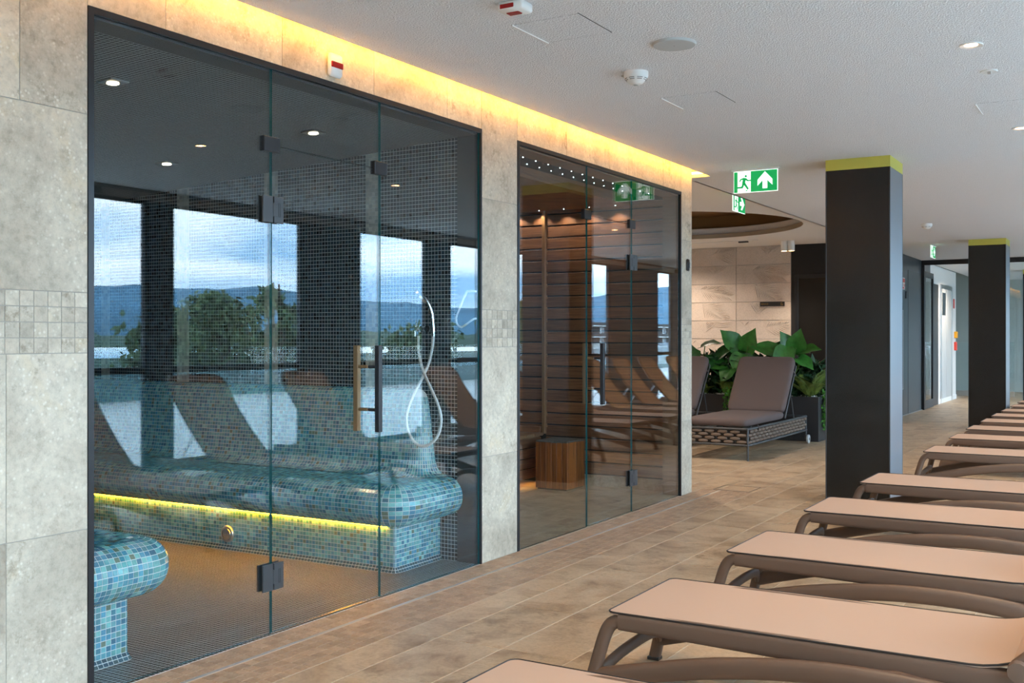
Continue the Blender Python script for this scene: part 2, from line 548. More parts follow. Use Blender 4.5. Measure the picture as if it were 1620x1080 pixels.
        q = np.array([[4, 5, 6, 7], [0, 1, 5, 4], [1, 2, 6, 5], [2, 3, 7, 6], [3, 0, 4, 7]])
        Fq = (base + np.arange(m)[:, None, None] * 8 + q[None]).reshape(-1, 4)
        s.f += [tuple(r) for r in Fq.tolist()]
        s.mi += [0] * len(Fq)
        return s

    def tile4(s, c, nrm, lift):
        """one mosaic piece from four corners"""
        b = len(s.v)
        for p in c:
            s.v.append(tuple(p))
        for p in c:
            s.v.append(tuple(Vector(p) + nrm * lift))
        for q in ((4, 5, 6, 7), (0, 1, 5, 4), (1, 2, 6, 5), (2, 3, 7, 6), (3, 0, 4, 7)):
            s._face([b + i for i in q])
        return s

    def mesh(s, name, mats, smooth=None):
        me = bpy.data.meshes.new(name)
        me.from_pydata(s.v, [], s.f)
        if isinstance(mats, str):
            mats = [mats]
        for m in mats:
            me.materials.append(MATS[m])
        if len(mats) > 1:
            me.polygons.foreach_set('material_index', s.mi)
        if len(s.f) < 20000:
            bm = bmesh.new()
            bm.from_mesh(me)
            bmesh.ops.recalc_face_normals(bm, faces=bm.faces)
            bm.to_mesh(me)
            bm.free()
        if smooth is not None:
            me.polygons.foreach_set('use_smooth', [True] * len(me.polygons))
            if smooth < 179:
                me.set_sharp_from_angle(angle=R(smooth))
        me.update()
        return me

    def build(s, name, mats, parent=None, smooth=None, loc=None):
        return link(name, s.mesh(name, mats, smooth), parent, loc)


def link(name, data, parent=None, loc=None, rot=None):
    o = bpy.data.objects.new(name, data)
    COL.objects.link(o)
    if parent is not None:
        o.parent = parent
    if loc is not None:
        o.location = loc
    if rot is not None:
        o.rotation_euler = rot
    return o


def tag(o, label=None, cat=None, group=None, kind=None):
    if label:
        o['label'] = label
    if cat:
        o['category'] = cat
    if group:
        o['group'] = group
    if kind:
        o['kind'] = kind
    return o


def thing(name, label, cat, loc=(0, 0, 0), rz=0.0, group=None, kind=None):
    e = link(name, None, None, loc, (0, 0, rz))
    return tag(e, label, cat, group, kind)


def struct(o, label, cat=None):
    return tag(o, label, cat, None, 'structure')


def copy_tree(o, parent=None):
    c = o.copy()
    COL.objects.link(c)
    c.parent = parent
    for ch in list(o.children):
        copy_tree(ch, c)
    return c


def arc(cx, cy, r, a0, a1, n):
    return [(cx + r * math.cos(R(a0 + (a1 - a0) * i / n)), cy + r * math.sin(R(a0 + (a1 - a0) * i / n))) for i in range(n + 1)]


def smooth_path(pts, sub=6):
    """Catmull-Rom through 3D points"""
    P = [Vector(p) for p in pts]
    P = [P[0] * 2 - P[1]] + P + [P[-1] * 2 - P[-2]]
    out = []
    for i in range(1, len(P) - 2):
        for k in range(sub):
            t = k / sub
            a, b, c, d = P[i - 1], P[i], P[i + 1], P[i + 2]
            out.append(0.5 * ((2 * b) + (c - a) * t + (2 * a - 5 * b + 4 * c - d) * t * t + (3 * b - a - 3 * c + d) * t ** 3))
    out.append(P[-2])
    return out

# ================================================================== the setting
Y1A, Y1B, Y2A, Y2B, YE = 2.51, 5.16, 5.565, 8.22, 8.46
ZO = 2.50          # head of both glazed openings
CEIL = 2.69
CEX = 0.062        # ceiling stops short of the stone wall: light cove
WINX = 4.90
REV = 0.155        # depth of the opening reveals
ALC = 2.78         # alcove ceiling
WALLX = -0.18      # dark wall beyond the alcove
YP = 16.8          # palm-relief wall

# ---- floor -------------------------------------------------------
fb = MB()
fb.box(-4.6, 5.0, -3.1, 28.2, -0.12, -0.0016)
floor = fb.build('floor', 'grout_light')
struct(floor, 'beige brown stone tile floor with pale joints running down the corridor')

_tile_cache = {}


def tile_mesh(w, l, th, c, mat, name):
    key = (round(w, 4), round(l, 4), th, mat)
    if key not in _tile_cache:
        _tile_cache[key] = MB().box(-w / 2, w / 2, -l / 2, l / 2, -th, 0, c).mesh(name, mat)
    return _tile_cache[key]


def lay_rows(xs, y0, y1, seed, lens=(0.97, 0.97, 0.65, 0.97), split=0.22):
    """list of (x0, x1, ya, yb) rectangles: rows along Y with staggered cross joints"""
    rng = random.Random(seed)
    out = []
    for a, b in zip(xs[:-1], xs[1:]):
        y = y0 - rng.choice((0.0, 0.33, 0.5, 0.65))
        while y < y1:
            l = rng.choice(lens)
            ya, yb = max(y, y0), min(y + l, y1)
            if yb - ya > 0.03:
                if b - a > 0.3 and rng.random() < split:
                    m = (a + b) / 2
                    out.append((a, m, ya, yb)); out.append((m, b, ya, yb))
                else:
                    out.append((a, b, ya, yb))
            y += l
    return out


XS = [0.455, 0.645] + [0.645 + 0.325 * i for i in range(1, 14)]
XS[-1] = WINX
rects = lay_rows(XS, -3.0, 20.2, 3)
rects += lay_rows([-0.17 + 0.3125 * i for i in range(3)], 8.70, 20.2, 5)
rects += lay_rows([-0.17, -0.002], YE + 0.003, 8.70, 6)
rects += lay_rows([-4.5 + 0.325 * i for i in range(13)] + [-0.17], YE + 0.003, YP, 9)
J = 0.0045
rest = MB()
keep = []
for (a, b, ya, yb) in rects:
    cx_, cy_ = (a + b) / 2, (ya + yb) / 2
    vis = (ya > 1.4 and cy_ < 13.6 and b > -1.9 and (b < 3.0 if cy_ < 6 else b < 2.6))
    if vis:
        keep.append((cy_, a, b, ya, yb))
    else:
        rest.box(a + J / 2, b - J / 2, ya + J / 2, yb - J / 2, -0.012, 0, 0.0012)
keep.sort()
for (_, a, b, ya, yb) in keep[:298]:
    w, l = round(b - a - J, 3), round(yb - ya - J, 3)
    link('stone_tile', tile_mesh(w, l, 0.012, 0.0012, 'floor_stone', 'stone_tile'), floor, ((a + b) / 2, (ya + yb) / 2, 0))
for (_, a, b, ya, yb) in keep[298:]:
    rest.box(a + J / 2, b - J / 2, ya + J / 2, yb - J / 2, -0.012, 0, 0.0012)
for (a, b, ya, yb) in lay_rows([WALLX + 0.42 * i for i in range(13)], 20.2, 28.0, 4, lens=(0.9,), split=0.0):
    rest.box(a + J / 2, b - J / 2, ya + J / 2, yb - J / 2, -0.012, 0, 0.0012)
tag(rest.build('far_stone_tiles', 'floor_stone', floor), kind='stuff')
# two bands of small stone pieces either side of the slot drain, along the stone wall
ms = MB()
ms.tiles_flat((0.002, -3.0, -0.0016), (1, 0, 0), (0, 1, 0), 0.150, 11.7, 0.051, gap=0.0042, lift=0.0016)
ms.tiles_flat((0.180, -3.0, -0.0016), (1, 0, 0), (0, 1, 0), 0.273, 11.7, 0.054, gap=0.0042, lift=0.0016)
tag(ms.build('mosaic_strip', 'strip_stone', floor), kind='stuff')
dr = MB()
dr.box(0.158, 0.1615, -3.0, YE, -0.02, 0.0012, 0.0006)
dr.box(0.1665, 0.170, -3.0, YE, -0.02, 0.0012, 0.0006)
dr.box(0.1615, 0.1665, -3.0, YE, -0.03, -0.008, 0, 1)
dr.build('slot_drain', ['steel', 'black_plastic'], floor)
ic = MB()
for (a, b, c, d) in ((0.10, 0.42, 8.70, 8.706), (0.10, 0.42, 9.02, 9.026), (0.10, 0.106, 8.70, 9.02), (0.414, 0.42, 8.70, 9.02)):
    ic.box(a, b, c, d, -0.001, 0.0015)
ic.build('inspection_cover_edge', 'black_plastic', floor)

# ---- stone wall --------------------------------------------------
wb = MB()
WT = -0.0025
wb.box(-REV, WT, -3.0, Y1A, 0, 2.95)
wb.box(-REV, WT, Y1A, Y1B, ZO, 2.95)
wb.box(-REV, WT, Y1B, Y2A, 0, 2.95)
wb.box(-REV, WT, Y2A, Y2B, ZO, 2.95)
wb.box(-REV, WT, Y2B, YE, 0, 2.95)
wall_left = wb.build('wall_left', 'grout_grey')
struct(wall_left, 'beige limestone clad wall with two glazed openings and a small tile band')

ROWS = [(0.0, 0.61), (0.61, 1.245), (1.462, 2.106), (2.106, 2.95)]
_pc = {}


def wall_panel(y0, y1, z0, z1, name='stone_panel', j=0.003):
    l, h = round(y1 - y0 - j, 4), round(z1 - z0 - j, 4)
    if l < 0.01 or h < 0.01:
        return
    key = (l, h)
    if key not in _pc:
        _pc[key] = MB().box(-0.014, 0, -l / 2, l / 2, -h / 2, h / 2, 0.001).mesh(name, 'wall_stone')
    link(name, _pc[key], wall_left, (0, (y0 + y1) / 2, (z0 + z1) / 2))


def split(y0, y1, joints):
    e = [y0] + [j for j in joints if y0 + 0.02 < j < y1 - 0.02] + [y1]
    return list(zip(e[:-1], e[1:]))


TOPJ = [-2.26, -1.61, -0.96, -0.31, 0.34, 0.99, 1.64, 2.24, 2.866, 3.516, 4.168, 4.81, 6.21, 6.86, 7.19, 7.84]
LOWJ = [-2.5, -1.85, -1.2, -0.55, 0.1, 0.75, 1.4, 2.19]
for ri, (z0, z1) in enumerate(ROWS):
    for (a, b) in split(-3.0, Y1A, TOPJ if ri == 3 else (LOWJ if ri < 2 else [j - 0.33 for j in LOWJ])):
        wall_panel(a, b, z0, z1)
    wall_panel(Y1B, Y2A, z0, z1)
    wall_panel(Y2B, YE, z0, z1)
for (a, b) in split(Y1A, Y1B, TOPJ):
    wall_panel(a, b, ZO, 2.95)
for (a, b) in split(Y2A, Y2B, TOPJ):
    wall_panel(a, b, ZO, 2.95)
# band of small square stone pieces
for (a, b) in ((-0.2, Y1A), (Y1B, Y2A), (Y2B, YE)):
    n = round((b - a) / 0.0545)
    st = (b - a) / n
    for i in range(n):
        if a < 0 and a + i * st < 1.55:
            continue
        for k in range(4):
            wall_panel(a + i * st, a + (i + 1) * st, 1.245 + k * 0.05425, 1.245 + (k + 1) * 0.05425, 'band_tile')
bt = MB().tiles_flat((WT, -3.0, 1.245), (0, 1, 0), (0, 0, 1), 4.55, 0.217, 0.0545, gap=0.003, lift=0.0025)
tag(bt.build('band_tiles', 'wall_stone', wall_left), kind='stuff')
# end face of the stone block towards the alcove
eb = MB()
eb.box(-4.5, -REV, YE - 0.075, YE - 0.012, 0, 3.2)
wall_end = eb.build('wall_block_end', 'grout_grey')
struct(wall_end, 'stone end wall of the sauna block facing the plant alcove')
for i in range(7):
    for (z0, z1) in ROWS + [(1.245, 1.462)]:
        x0 = -4.5 + i * 0.643
        o = link('stone_panel', MB().box(x0 + 0.002, min(x0 + 0.641, -0.016), YE - 0.014, YE, z0 + 0.002, z1 - 0.002, 0.001).mesh('stone_panel', 'wall_stone'), wall_end)

# ---- ceilings ----------------------------------------------------
cb = MB()
cb.box(CEX, 5.0, -3.1, 8.74, CEIL, CEIL + 0.02)
cb.box(CEX, CEX + 0.02, -3.1, 8.74, CEIL + 0.02, 2.80)
cb.box(-0.17, 5.0, 8.74, 28.2, CEIL, CEIL + 0.02)
ceiling = cb.build('ceiling', 'plaster')
struct(ceiling, 'pale grey textured plaster ceiling of the corridor')
lid = MB()
lid.box(-0.20, 0.22, -3.1, 8.80, 2.86, 2.90)
lid.box(-0.6, 0.22, 8.80, 8.95, 2.70, 2.90)
struct(lid.build('ceiling_cove', 'plaster_smooth'), 'lining above the warm light cove along the stone wall')
led = MB()
led.obox((0.0520, 2.83, 2.726), (0.6, 0, 0.8), (0, 1, 0), (-0.8, 0, 0.6), 0.0012, 5.83, 0.010)
led.box(-0.14, 0.05, 8.722, 8.726, 2.716, 2.736)
tag(led.build('cove_light_strip', 'led_warm'), 'warm yellow light strip hidden in the cove above the stone wall', 'light strip')

# alcove ceiling with the round recess
HC, HR = Vector((-2.3, 13.3)), 1.83
ax0, ax1, ay0, ay1 = -4.6, -0.17, YE - 0.02, YP + 0.1
angs = [2 * math.pi * k / 96 for k in range(96)]
for (px, py) in ((ax0, ay0), (ax1, ay0), (ax1, ay1), (ax0, ay1)):
    angs.append(math.atan2(py - HC.y, px - HC.x) % (2 * math.pi))
angs.sort()
al = MB()
for a in angs:
    d = Vector((math.cos(a), math.sin(a)))
    t = min([(ax1 - HC.x) / d.x if d.x > 1e-9 else 1e9, (ax0 - HC.x) / d.x if d.x < -1e-9 else 1e9,
             (ay1 - HC.y) / d.y if d.y > 1e-9 else 1e9, (ay0 - HC.y) / d.y if d.y < -1e-9 else 1e9])
    p, q = HC + d * HR, HC + d * t
    al.v += [(p.x, p.y, ALC), (q.x, q.y, ALC)]
n = len(angs)
for i in range(n):
    j = (i + 1) % n
    al._face((2 * i, 2 * i + 1, 2 * j + 1, 2 * j))
ceiling_alcove = al.build('ceiling_alcove', 'plaster_smooth')
struct(ceiling_alcove, 'smooth alcove ceiling with a large round brown recess')
MB().lathe([(HR, ALC), (HR, ALC + 0.06), (HR + 0.05, ALC + 0.06)], 96, (HC.x, HC.y, 0), caps=False).build('recess_rim', 'beige_paint', ceiling_alcove, 30)
MB().lathe([(HR + 0.05, ALC + 0.06), (HR + 0.05, ALC + 0.15), (HR + 0.07, ALC + 0.16)], 96, (HC.x, HC.y, 0), caps=False).build('recess_ring', 'plaster_smooth', ceiling_alcove, 30)
rc = MB()
rc.lathe([(HR + 0.07, ALC + 0.16), (HR + 0.12, ALC + 0.16), (HR + 0.12, 3.12), (0.001, 3.12)], 96, (HC.x, HC.y, 0), caps=False)
rc.build('recess_dome', 'gold_brown', ceiling_alcove, 30)
rf = MB().box(-5.0, 5.2, -3.3, 28.4, 3.2, 3.35)
struct(rf.build('roof_slab', 'plaster_smooth'), 'flat roof slab above all rooms')
MB().box(-0.17, -0.15, 8.95, YP + 0.1, CEIL, ALC + 0.01).build('trim_1', 'plaster_smooth')
struct(bpy.data.objects['trim_1'], 'thin step between corridor ceiling and alcove ceiling')

# ---- other walls -------------------------------------------------
def wall(name, mat, label, *a):
    return struct(MB().box(*a).build(name, mat), label)


en = MB()
en.box(-5.0, -4.8, -3.3, 28.4, -0.1, 3.35)
en.box(-4.8, 5.2, -3.4, -3.3, -0.1, 3.35)
en.box(-4.8, 5.2, 28.3, 28.4, -0.1, 3.35)
struct(en.build('wall_outer_shell', 'grout_grey'), 'outer building walls behind the rooms')
wall('wall_near_end', 'white_paint', 'pale end wall of the corridor behind the viewer', -0.2, 5.0, -3.2, -3.0, 0, 3.2)
wall('wall_alcove_side', 'palm_stone', 'plain stone side wall deep inside the plant alcove', -4.7, -4.5, YE - 0.1, YP + 0.1, 0, 3.2)
wall('wall_niche', 'dark_niche', 'near black wall right of the palm relief wall', -1.56, WALLX, YP, YP + 0.12, 0, 2.85)
dn = MB()
dn.box(-1.50, -1.44, YP - 0.02, YP, 0, 2.30, 0.003)
dn.box(-0.56, -0.50, YP - 0.02, YP, 0, 2.30, 0.003)
dn.box(-1.44, -0.56, YP - 0.02, YP, 2.24, 2.30, 0.003)
door1 = dn.build('door_1', 'black_frame')
struct(door1, 'black door in the near black wall beside the palm relief wall')
MB().box(-1.44, -0.56, YP - 0.012, YP, 0.0, 2.24, 0.002).build('door_leaf', 'column_black', door1)
MB().tube([(-1.36, YP - 0.012, 1.06), (-1.36, YP - 0.06, 1.06), (-1.24, YP - 0.06, 1.06)], 0.010, 8).build('door_handle', 'black_plastic', door1, 40)

# palm-relief wall: 30 x 90 cm panels with carved fronds
pw = MB().box(-4.5, -1.56, YP + 0.006, YP + 0.15, 0, 2.9)
palm_wall = pw.build('wall_palm_relief', 'grout_grey')
struct(palm_wall, 'pinkish beige stone wall with carved palm frond panels behind the planter')


def palm_panel(seed, w, h):
    rng = random.Random(seed)
    m = MB().box(-w / 2, w / 2, 0, 0.012, -h / 2, h / 2, 0.001)
    for _ in range(rng.choice((2, 2, 3))):
        cx, cz = rng.uniform(-w * 0.45, w * 0.45), rng.uniform(-h * 0.45, h * 0.45)
        a0 = rng.uniform(0, 2 * math.pi)
        for i in range(13):
            t = i / 12
            px, pz = cx + math.cos(a0) * t * 0.46, cz + math.sin(a0) * t * 0.46
            for sgn in (-1, 1):
                aa = a0 + sgn * (0.75 - 0.35 * t)
                L = 0.36 * (1 - 0.5 * t)
                q0 = Vector((px, -0.0, pz)); q1 = Vector((px + math.cos(aa) * L, 0, pz + math.sin(aa) * L))
                # clip to the panel
                lim = 1.0
                for (p, d, hi) in ((q0.x, q1.x - q0.x, w / 2 - 0.01), (q0.z, q1.z - q0.z, h / 2 - 0.01)):
                    if abs(p) > hi:
                        lim = 0
                    elif d > 1e-6:
                        lim = min(lim, (hi - p) / d)
                    elif d < -1e-6:
                        lim = min(lim, (-hi - p) / d)
                if lim < 0.15:
                    continue
                q1 = q0 + (q1 - q0) * lim
                dr_ = (q1 - q0).normalized()
                nr = Vector((-dr_.z, 0, dr_.x)) * 0.0045
                b = len(m.v)
                mid = (q0 + q1) / 2
                m.v += [tuple(q0), tuple(mid + nr * 1.3 + Vector((0, 0.0, 0))), tuple(q1), tuple(mid - nr * 1.3), tuple(mid + Vector((0, -0.014, 0)))]
                for f in ((0, 1, 4), (1, 2, 4), (2, 3, 4), (3, 0, 4)):
                    m._face([b + k for k in f])
    return m.mesh('relief_panel', 'palm_stone')


pm = [palm_panel(40 + i, 0.892, 0.292) for i in range(5)]
for r in range(10):
    for c in range(4):
        x1 = -1.562 - 0.90 * c
        z0 = 2.9 - 0.30 * (r + 1) - 0.12
        if z0 < -0.05 or x1 - 0.9 < -4.6:
            continue
        link('relief_panel', pm[(r * 3 + c * 2) % 5], palm_wall, (x1 - 0.45, YP - 0.006, z0 + 0.15))
sg = thing('wall_sign', 'narrow black sign with gold lettering on the palm relief wall', 'sign', (-1.86, YP - 0.012, 1.84))
MB().box(-0.20, 0.20, -0.012, -0.002, -0.035, 0.035, 0.001).build('sign_plate', 'black_plastic', sg)
ft = bpy.data.curves.new('sign_lettering', 'FONT')
ft.body = 'SERVICE'; ft.size = 0.034; ft.extrude = 0.0006; ft.align_x = 'LEFT'; ft.align_y = 'CENTER'
ft.materials.append(MATS['gold_ink'])
_fo = link('lettering_source', ft)
_me = bpy.data.meshes.new_from_object(_fo.evaluated_get(bpy.context.evaluated_depsgraph_get()))
bpy.data.objects.remove(_fo)
link('sign_lettering', _me, sg, (-0.186, -0.0128, 0.0), (R(90), 0, 0))
ig = MB()
for (a, b, c, d) in ((0.142, 0.148, -0.02, 0.022), (0.142, 0.178, -0.02, -0.014), (0.172, 0.178, -0.02, 0.004), (0.142, 0.162, 0.016, 0.022)):
    ig.box(a, b, -0.0135, -0.012, c, d)
ig.box(0.156, 0.164, -0.0135, -0.012, -0.006, 0.002)
ig.build('sign_icon', 'gold_ink', sg)

# dark wall past the alcove, glass partition, white lobby
dw = wall('wall_dark_panels', 'dark_panel', 'blue grey dark panelled wall beyond the first column', -0.6, WALLX, YP + 0.12, 20.2, 0, CEIL)
MB().box(WALLX, WALLX + 0.012, 17.4, 18.45, 0.45, 1.75, 0.004).build('hatch_panel', 'dark_panel', dw)
for (a, b, c, d) in ((17.4, 18.45, 1.742, 1.756), (17.4, 18.45, 0.444, 0.458), (18.44, 18.455, 0.444, 1.756)):
    MB().box(WALLX, WALLX + 0.018, a, b, c, d).build('hatch_edge', 'steel', dw)
MB().box(WALLX, WALLX + 0.004, 18.95, 20.15, 0.0, 2.45, 0.001).build('door_recess', 'anthracite', dw)
MB().box(WALLX, WALLX + 0.02, YP + 0.12, 20.2, 0, 0.012).build('skirting', 'steel', dw)
pl = MB().box(0, 0.018, -0.045, 0.045, -0.06, 0.06, 0.006)
tag(pl.build('wall_switch', 'black_plastic', None, None, (WALLX, 18.75, 2.02)), 'small black switch on the dark panelled wall', 'switch')
fs = thing('fire_sign', 'small white and red fire notice on the dark panelled wall', 'sign', (WALLX, 18.62, 2.14))
fs.location = (WALLX + 0.002, 18.55, 2.20)
MB().box(0, 0.004, -0.10, 0.10, -0.10, 0.10).build('sign_plate', 'hotel_white', fs)
fp = MB()
fp.box(0.004, 0.005, -0.085, 0.085, 0.02, 0.085)
fp.box(0.004, 0.005, -0.085, 0.02, -0.085, -0.055)
fp.box(0.004, 0.005, 0.035, 0.085, -0.045, 0.0)
fp.box(0.004, 0.005, -0.06, -0.03, -0.04, 0.0)
fp.build('sign_print', 'red_print', fs)

gp = thing('glass_partition', 'black framed glass partition closing the far end of the corridor', 'glass wall', (0, 20.2, 0))
for (a, b, c, d) in ((WALLX, 4.9, CEIL - 0.085, CEIL), (1.20, 1.26, 0, CEIL - 0.085), (3.05, 3.11, 0, CEIL - 0.085), (WALLX, WALLX + 0.05, 0, CEIL - 0.085)):
    MB().box(a, b, 0, 0.06, c, d, 0.002).build('frame_bar', 'black_frame', gp)
for (a, b) in ((1.26, 3.05), (3.11, 4.88)):
    m = MB().box(a, b, 0.02, 0.03, 0.02, CEIL - 0.085)
    m.build('pane', 'pane_glass', gp)
gd = thing('glass_door', 'open glass door with black stile and steel lever at the far partition', 'door', (-0.15, 20.27, 0))
MB().box(-0.02, 0.02, 0, 0.07, 0.01, 2.5, 0.002).build('stile', 'black_frame', gd)
MB().box(-0.02, 0.02, 0.85, 0.92, 0.01, 2.5, 0.002).build('stile', 'black_frame', gd)
MB().box(-0.02, 0.02, 0.07, 0.85, 0.01, 0.16, 0.002).build('rail', 'anthracite', gd)
MB().box(-0.02, 0.02, 0.07, 0.85, 2.40, 2.5, 0.002).build('rail', 'black_frame', gd)
MB().box(-0.004, 0.004, 0.07, 0.85, 0.16, 2.40).build('pane', 'door_glass', gd)
hd = MB().box(0.02, 0.026, 0.015, 0.055, 0.98, 1.22, 0.001).build('lock_plate', 'steel', gd)
MB().tube([(0.026, 0.035, 1.13), (0.07, 0.035, 1.13), (0.08, 0.05, 1.13), (0.08, 0.15, 1.13)], 0.010, 8).build('lever', 'steel', hd, 40)

wl = wall('wall_lobby_white', 'white_paint', 'white lobby wall with door openings beyond the glass partition', -0.5, WALLX - 0.02, 21.25, 24.4, 0, CEIL)
MB().box(WALLX - 0.02, WALLX - 0.006, 21.25, 24.4, 0, 0.09).build('baseboard', 'white_paint', wl)
d2 = MB()
d2.box(WALLX - 0.02, WALLX - 0.002, 21.34, 22.05, 0, 2.33, 0.002)
struct(d2.build('door_2', 'anthracite'), 'dark grey door in the white lobby wall')
d3 = MB()
d3.box(WALLX - 0.02, WALLX + 0.0, 22.34, 22.42, 0, 2.36, 0.002)
d3.box(WALLX - 0.02, WALLX + 0.0, 23.72, 23.80, 0, 2.36, 0.002)
d3.box(WALLX - 0.02, WALLX + 0.0, 22.42, 23.72, 2.28, 2.36, 0.002)
d3o = d3.build('door_3', 'steel')
struct(d3o, 'brushed steel lift door in the white lobby wall')
MB().box(WALLX - 0.02, WALLX - 0.008, 22.42, 23.06, 0.0, 2.28, 0.001).build('door_leaf', 'grey_plastic', d3o)
MB().box(WALLX - 0.02, WALLX - 0.008, 23.07, 23.72, 0.0, 2.28, 0.001).build('door_leaf', 'grey_plastic', d3o)
MB().box(WALLX - 0.008, WALLX - 0.005, 22.55, 22.95, 1.75, 2.20).build('door_notice', 'dark_panel', d3o)
ns = MB().box(0, 0.004, -0.09, 0.09, -0.10, 0.10)
tag(ns.build('lobby_notice', 'red_print', None, None, (WALLX - 0.02, 24.12, 2.02)), 'small red notice on the white lobby wall beyond the lift', 'sign')
yb_ = MB().box(0, 0.06, -0.07, 0.07, -0.07, 0.07, 0.01)
tag(yb_.build('call_box', 'yellow_plastic', None, None, (WALLX - 0.02, 24.22, 1.36)), 'small yellow emergency box on the white lobby wall', 'alarm box')
rb_ = MB().box(0, 0.05, -0.06, 0.06, -0.09, 0.09, 0.01)
tag(rb_.build('alarm_box', 'red_print', None, None, (WALLX - 0.02, 24.20, 1.12)), 'small red alarm box below the yellow box', 'alarm box')
wall('wall_lobby_end', 'grey_green_paint', 'grey green end wall of the far lobby', -3.0, 5.0, 28.0, 28.2, 0, 3.2)
wall('wall_lobby_side', 'grey_green_paint', 'grey green side wall of the far lobby', -3.2, -3.0, 24.4, 28.2, 0, 3.2)
wall('wall_lobby_return', 'white_paint', 'short white return wall at the lobby corner', -3.0, -0.5, 24.3, 24.4, 0, 3.2)
st = thing('stair_balustrade', 'frameless teal glass balustrade panel in the far lobby', 'balustrade', (-0.6, 25.6, 0))
for i in range(2):
    m = MB().box(i * 0.72, i * 0.72 + 0.70, 0, 0.014, 0.12, 1.2)
    for k in range(len(m.f)):
        m.mi[k] = 1 if k != 2 and k != 3 else 0
    m.build('pane', ['door_glass', 'glass_edge'], st)
MB().box(0, 1.42, -0.02, 0.034, 0, 0.12, 0.002).build('base_rail', 'steel', st)

# ---- columns -----------------------------------------------------
for (cy, lab) in ((8.42, 'nearest square black column with a lime band under the ceiling'),
                  (16.26, 'second square black column with a lime band, left of the far loungers'),
                  (24.1, 'farthest black column with a lime band, beyond the glass partition')):
    c = thing('column', lab, None, (1.37, cy + 0.24, 0), kind='structure')
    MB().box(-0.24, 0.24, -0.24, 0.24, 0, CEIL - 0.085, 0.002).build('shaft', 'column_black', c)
    MB().box(0.239, 0.2425, -0.236, 0.236, 0, CEIL - 0.085, 0.001).build('window_sheen_face', 'column_window_sheen', c)  # thin face whose lighter colour paints in the window reflection
    MB().box(-0.243, 0.243, -0.243, 0.243, CEIL - 0.085, CEIL, 0).build('lime_band', 'lime_paint', c)
    for sx in (-1, 1):
        for sy in (-1, 1):
            MB().box(sx * 0.24 - 0.004, sx * 0.24 + 0.004, sy * 0.24 - 0.004, sy * 0.24 + 0.004, 0, CEIL - 0.085, 0.001).build('edge_strip', 'anthracite', c)

# ---- window wall on the right (seen in the glass reflections) ----
SPANS = [(-2.8, -1.3), (-1.05, 1.45), (1.7, 4.3), (4.55, 6.97), (7.24, 9.15), (10.14, 11.58), (12.1, 13.5), (13.75, 15.57), (16.0, 17.2), (19.35, 20.1), (20.6, 22.6), (22.9, 24.9), (25.2, 27.6)]
ww = MB()
prev = -3.0
for (a, b) in SPANS + [(28.0, 28.0)]:
    if a > prev:
        ww.box(WINX, WINX + 0.09, prev, a, 0, 2.61)
    prev = b
ww.box(WINX, WINX + 0.09, -3.0, 28.0, 2.61, 3.2, 0, 1)
wr = ww.build('wall_right', ['pier_grey', 'plaster_smooth'])
struct(wr, 'window wall with dark piers facing the lake terrace')
for i, (a, b) in enumerate(SPANS):
    w = link('window_%d' % (i + 1), None, None, (WINX + 0.015, 0, 0))
    w['group'] = 'windows facing the terrace'
    struct(w, 'tall dark framed window with a waist-high bar, %s' % ('facing the lake terrace'))
    for q in ((a, a + 0.045, 0, 2.61), (b - 0.045, b, 0, 2.61), (a + 0.045, b - 0.045, 2.58, 2.61), (a + 0.045, b - 0.045, 0, 0.06), (a + 0.045, b - 0.045, 0.955, 1.02)):
        MB().box(0, 0.06, q[0], q[1], q[2], q[3], 0.003).build('window_frame', 'window_frame', w)
    MB().box(0.030, 0.036, a + 0.045, b - 0.045, 1.02, 2.58).build('pane', 'pane_glass', w)
    MB().box(0.030, 0.036, a + 0.045, b - 0.045, 0.06, 0.955).build('pane', 'pane_glass', w)
MB().box(WINX - 0.16, WINX - 0.04, -3.0, 28.0, CEIL - 0.012, CEIL, 0).build('trim_2', 'anthracite')
struct(bpy.data.objects['trim_2'], 'dark curtain track recess along the window side of the ceiling')
vg = MB()
vg.box(-0.02, 0, -0.16, 0.16, -0.03, 0.03, 0.003)
for k in range(5):
    vg.box(-0.024, -0.02, -0.15, 0.15, -0.022 + k * 0.011 - 0.003, -0.022 + k * 0.011 + 0.003)
tag(vg.build('vent_grille', 'anthracite', None, None, (WINX, 6.25, 2.652)), 'small grey vent grille above a window, mirrored in the steam room glass', 'vent')

# ---- terrace and landscape outside -------------------------------
tr = MB().box(WINX + 0.3, 15.0, -6, 45, -0.3, -0.03)
struct(tr.build('terrace_floor', 'terrace_tile'), 'pale paved roof terrace outside the windows')
bl = thing('terrace_balustrade', 'glass balustrade on a teal parapet around the terrace', 'balustrade', (15.0, 0, 0))
MB().box(0, 0.25, -6, 45, -0.3, 0.54, 0.01).build('parapet', 'parapet_teal', bl)
for i in range(25):
    y0 = -5.9 + i * 2.03
    MB().box(-0.03, -0.018, y0 + 0.01, y0 + 2.02, 0.15, 1.08).build('pane', 'pane_glass', bl)
    fx = MB()
    for k in range(3):
        for z in (0.24, 0.38):
            fx.lathe([(0.03, -0.05), (0.03, -0.03)], 10, (0, y0 + 0.3 + 0.7 * k, z), 'x')
    tag(fx.build('fixing_studs', 'steel', bl), kind='stuff')
struct(MB().box(17, 400, -300, 700, -8.2, -8).build('shore_ground', 'shore_green'), 'green shore land below the terrace')
struct(MB().box(60, 4000, -1500, 190, -7.99, -7.9).build('lake', 'lake_water'), 'calm blue lake beyond the terrace')


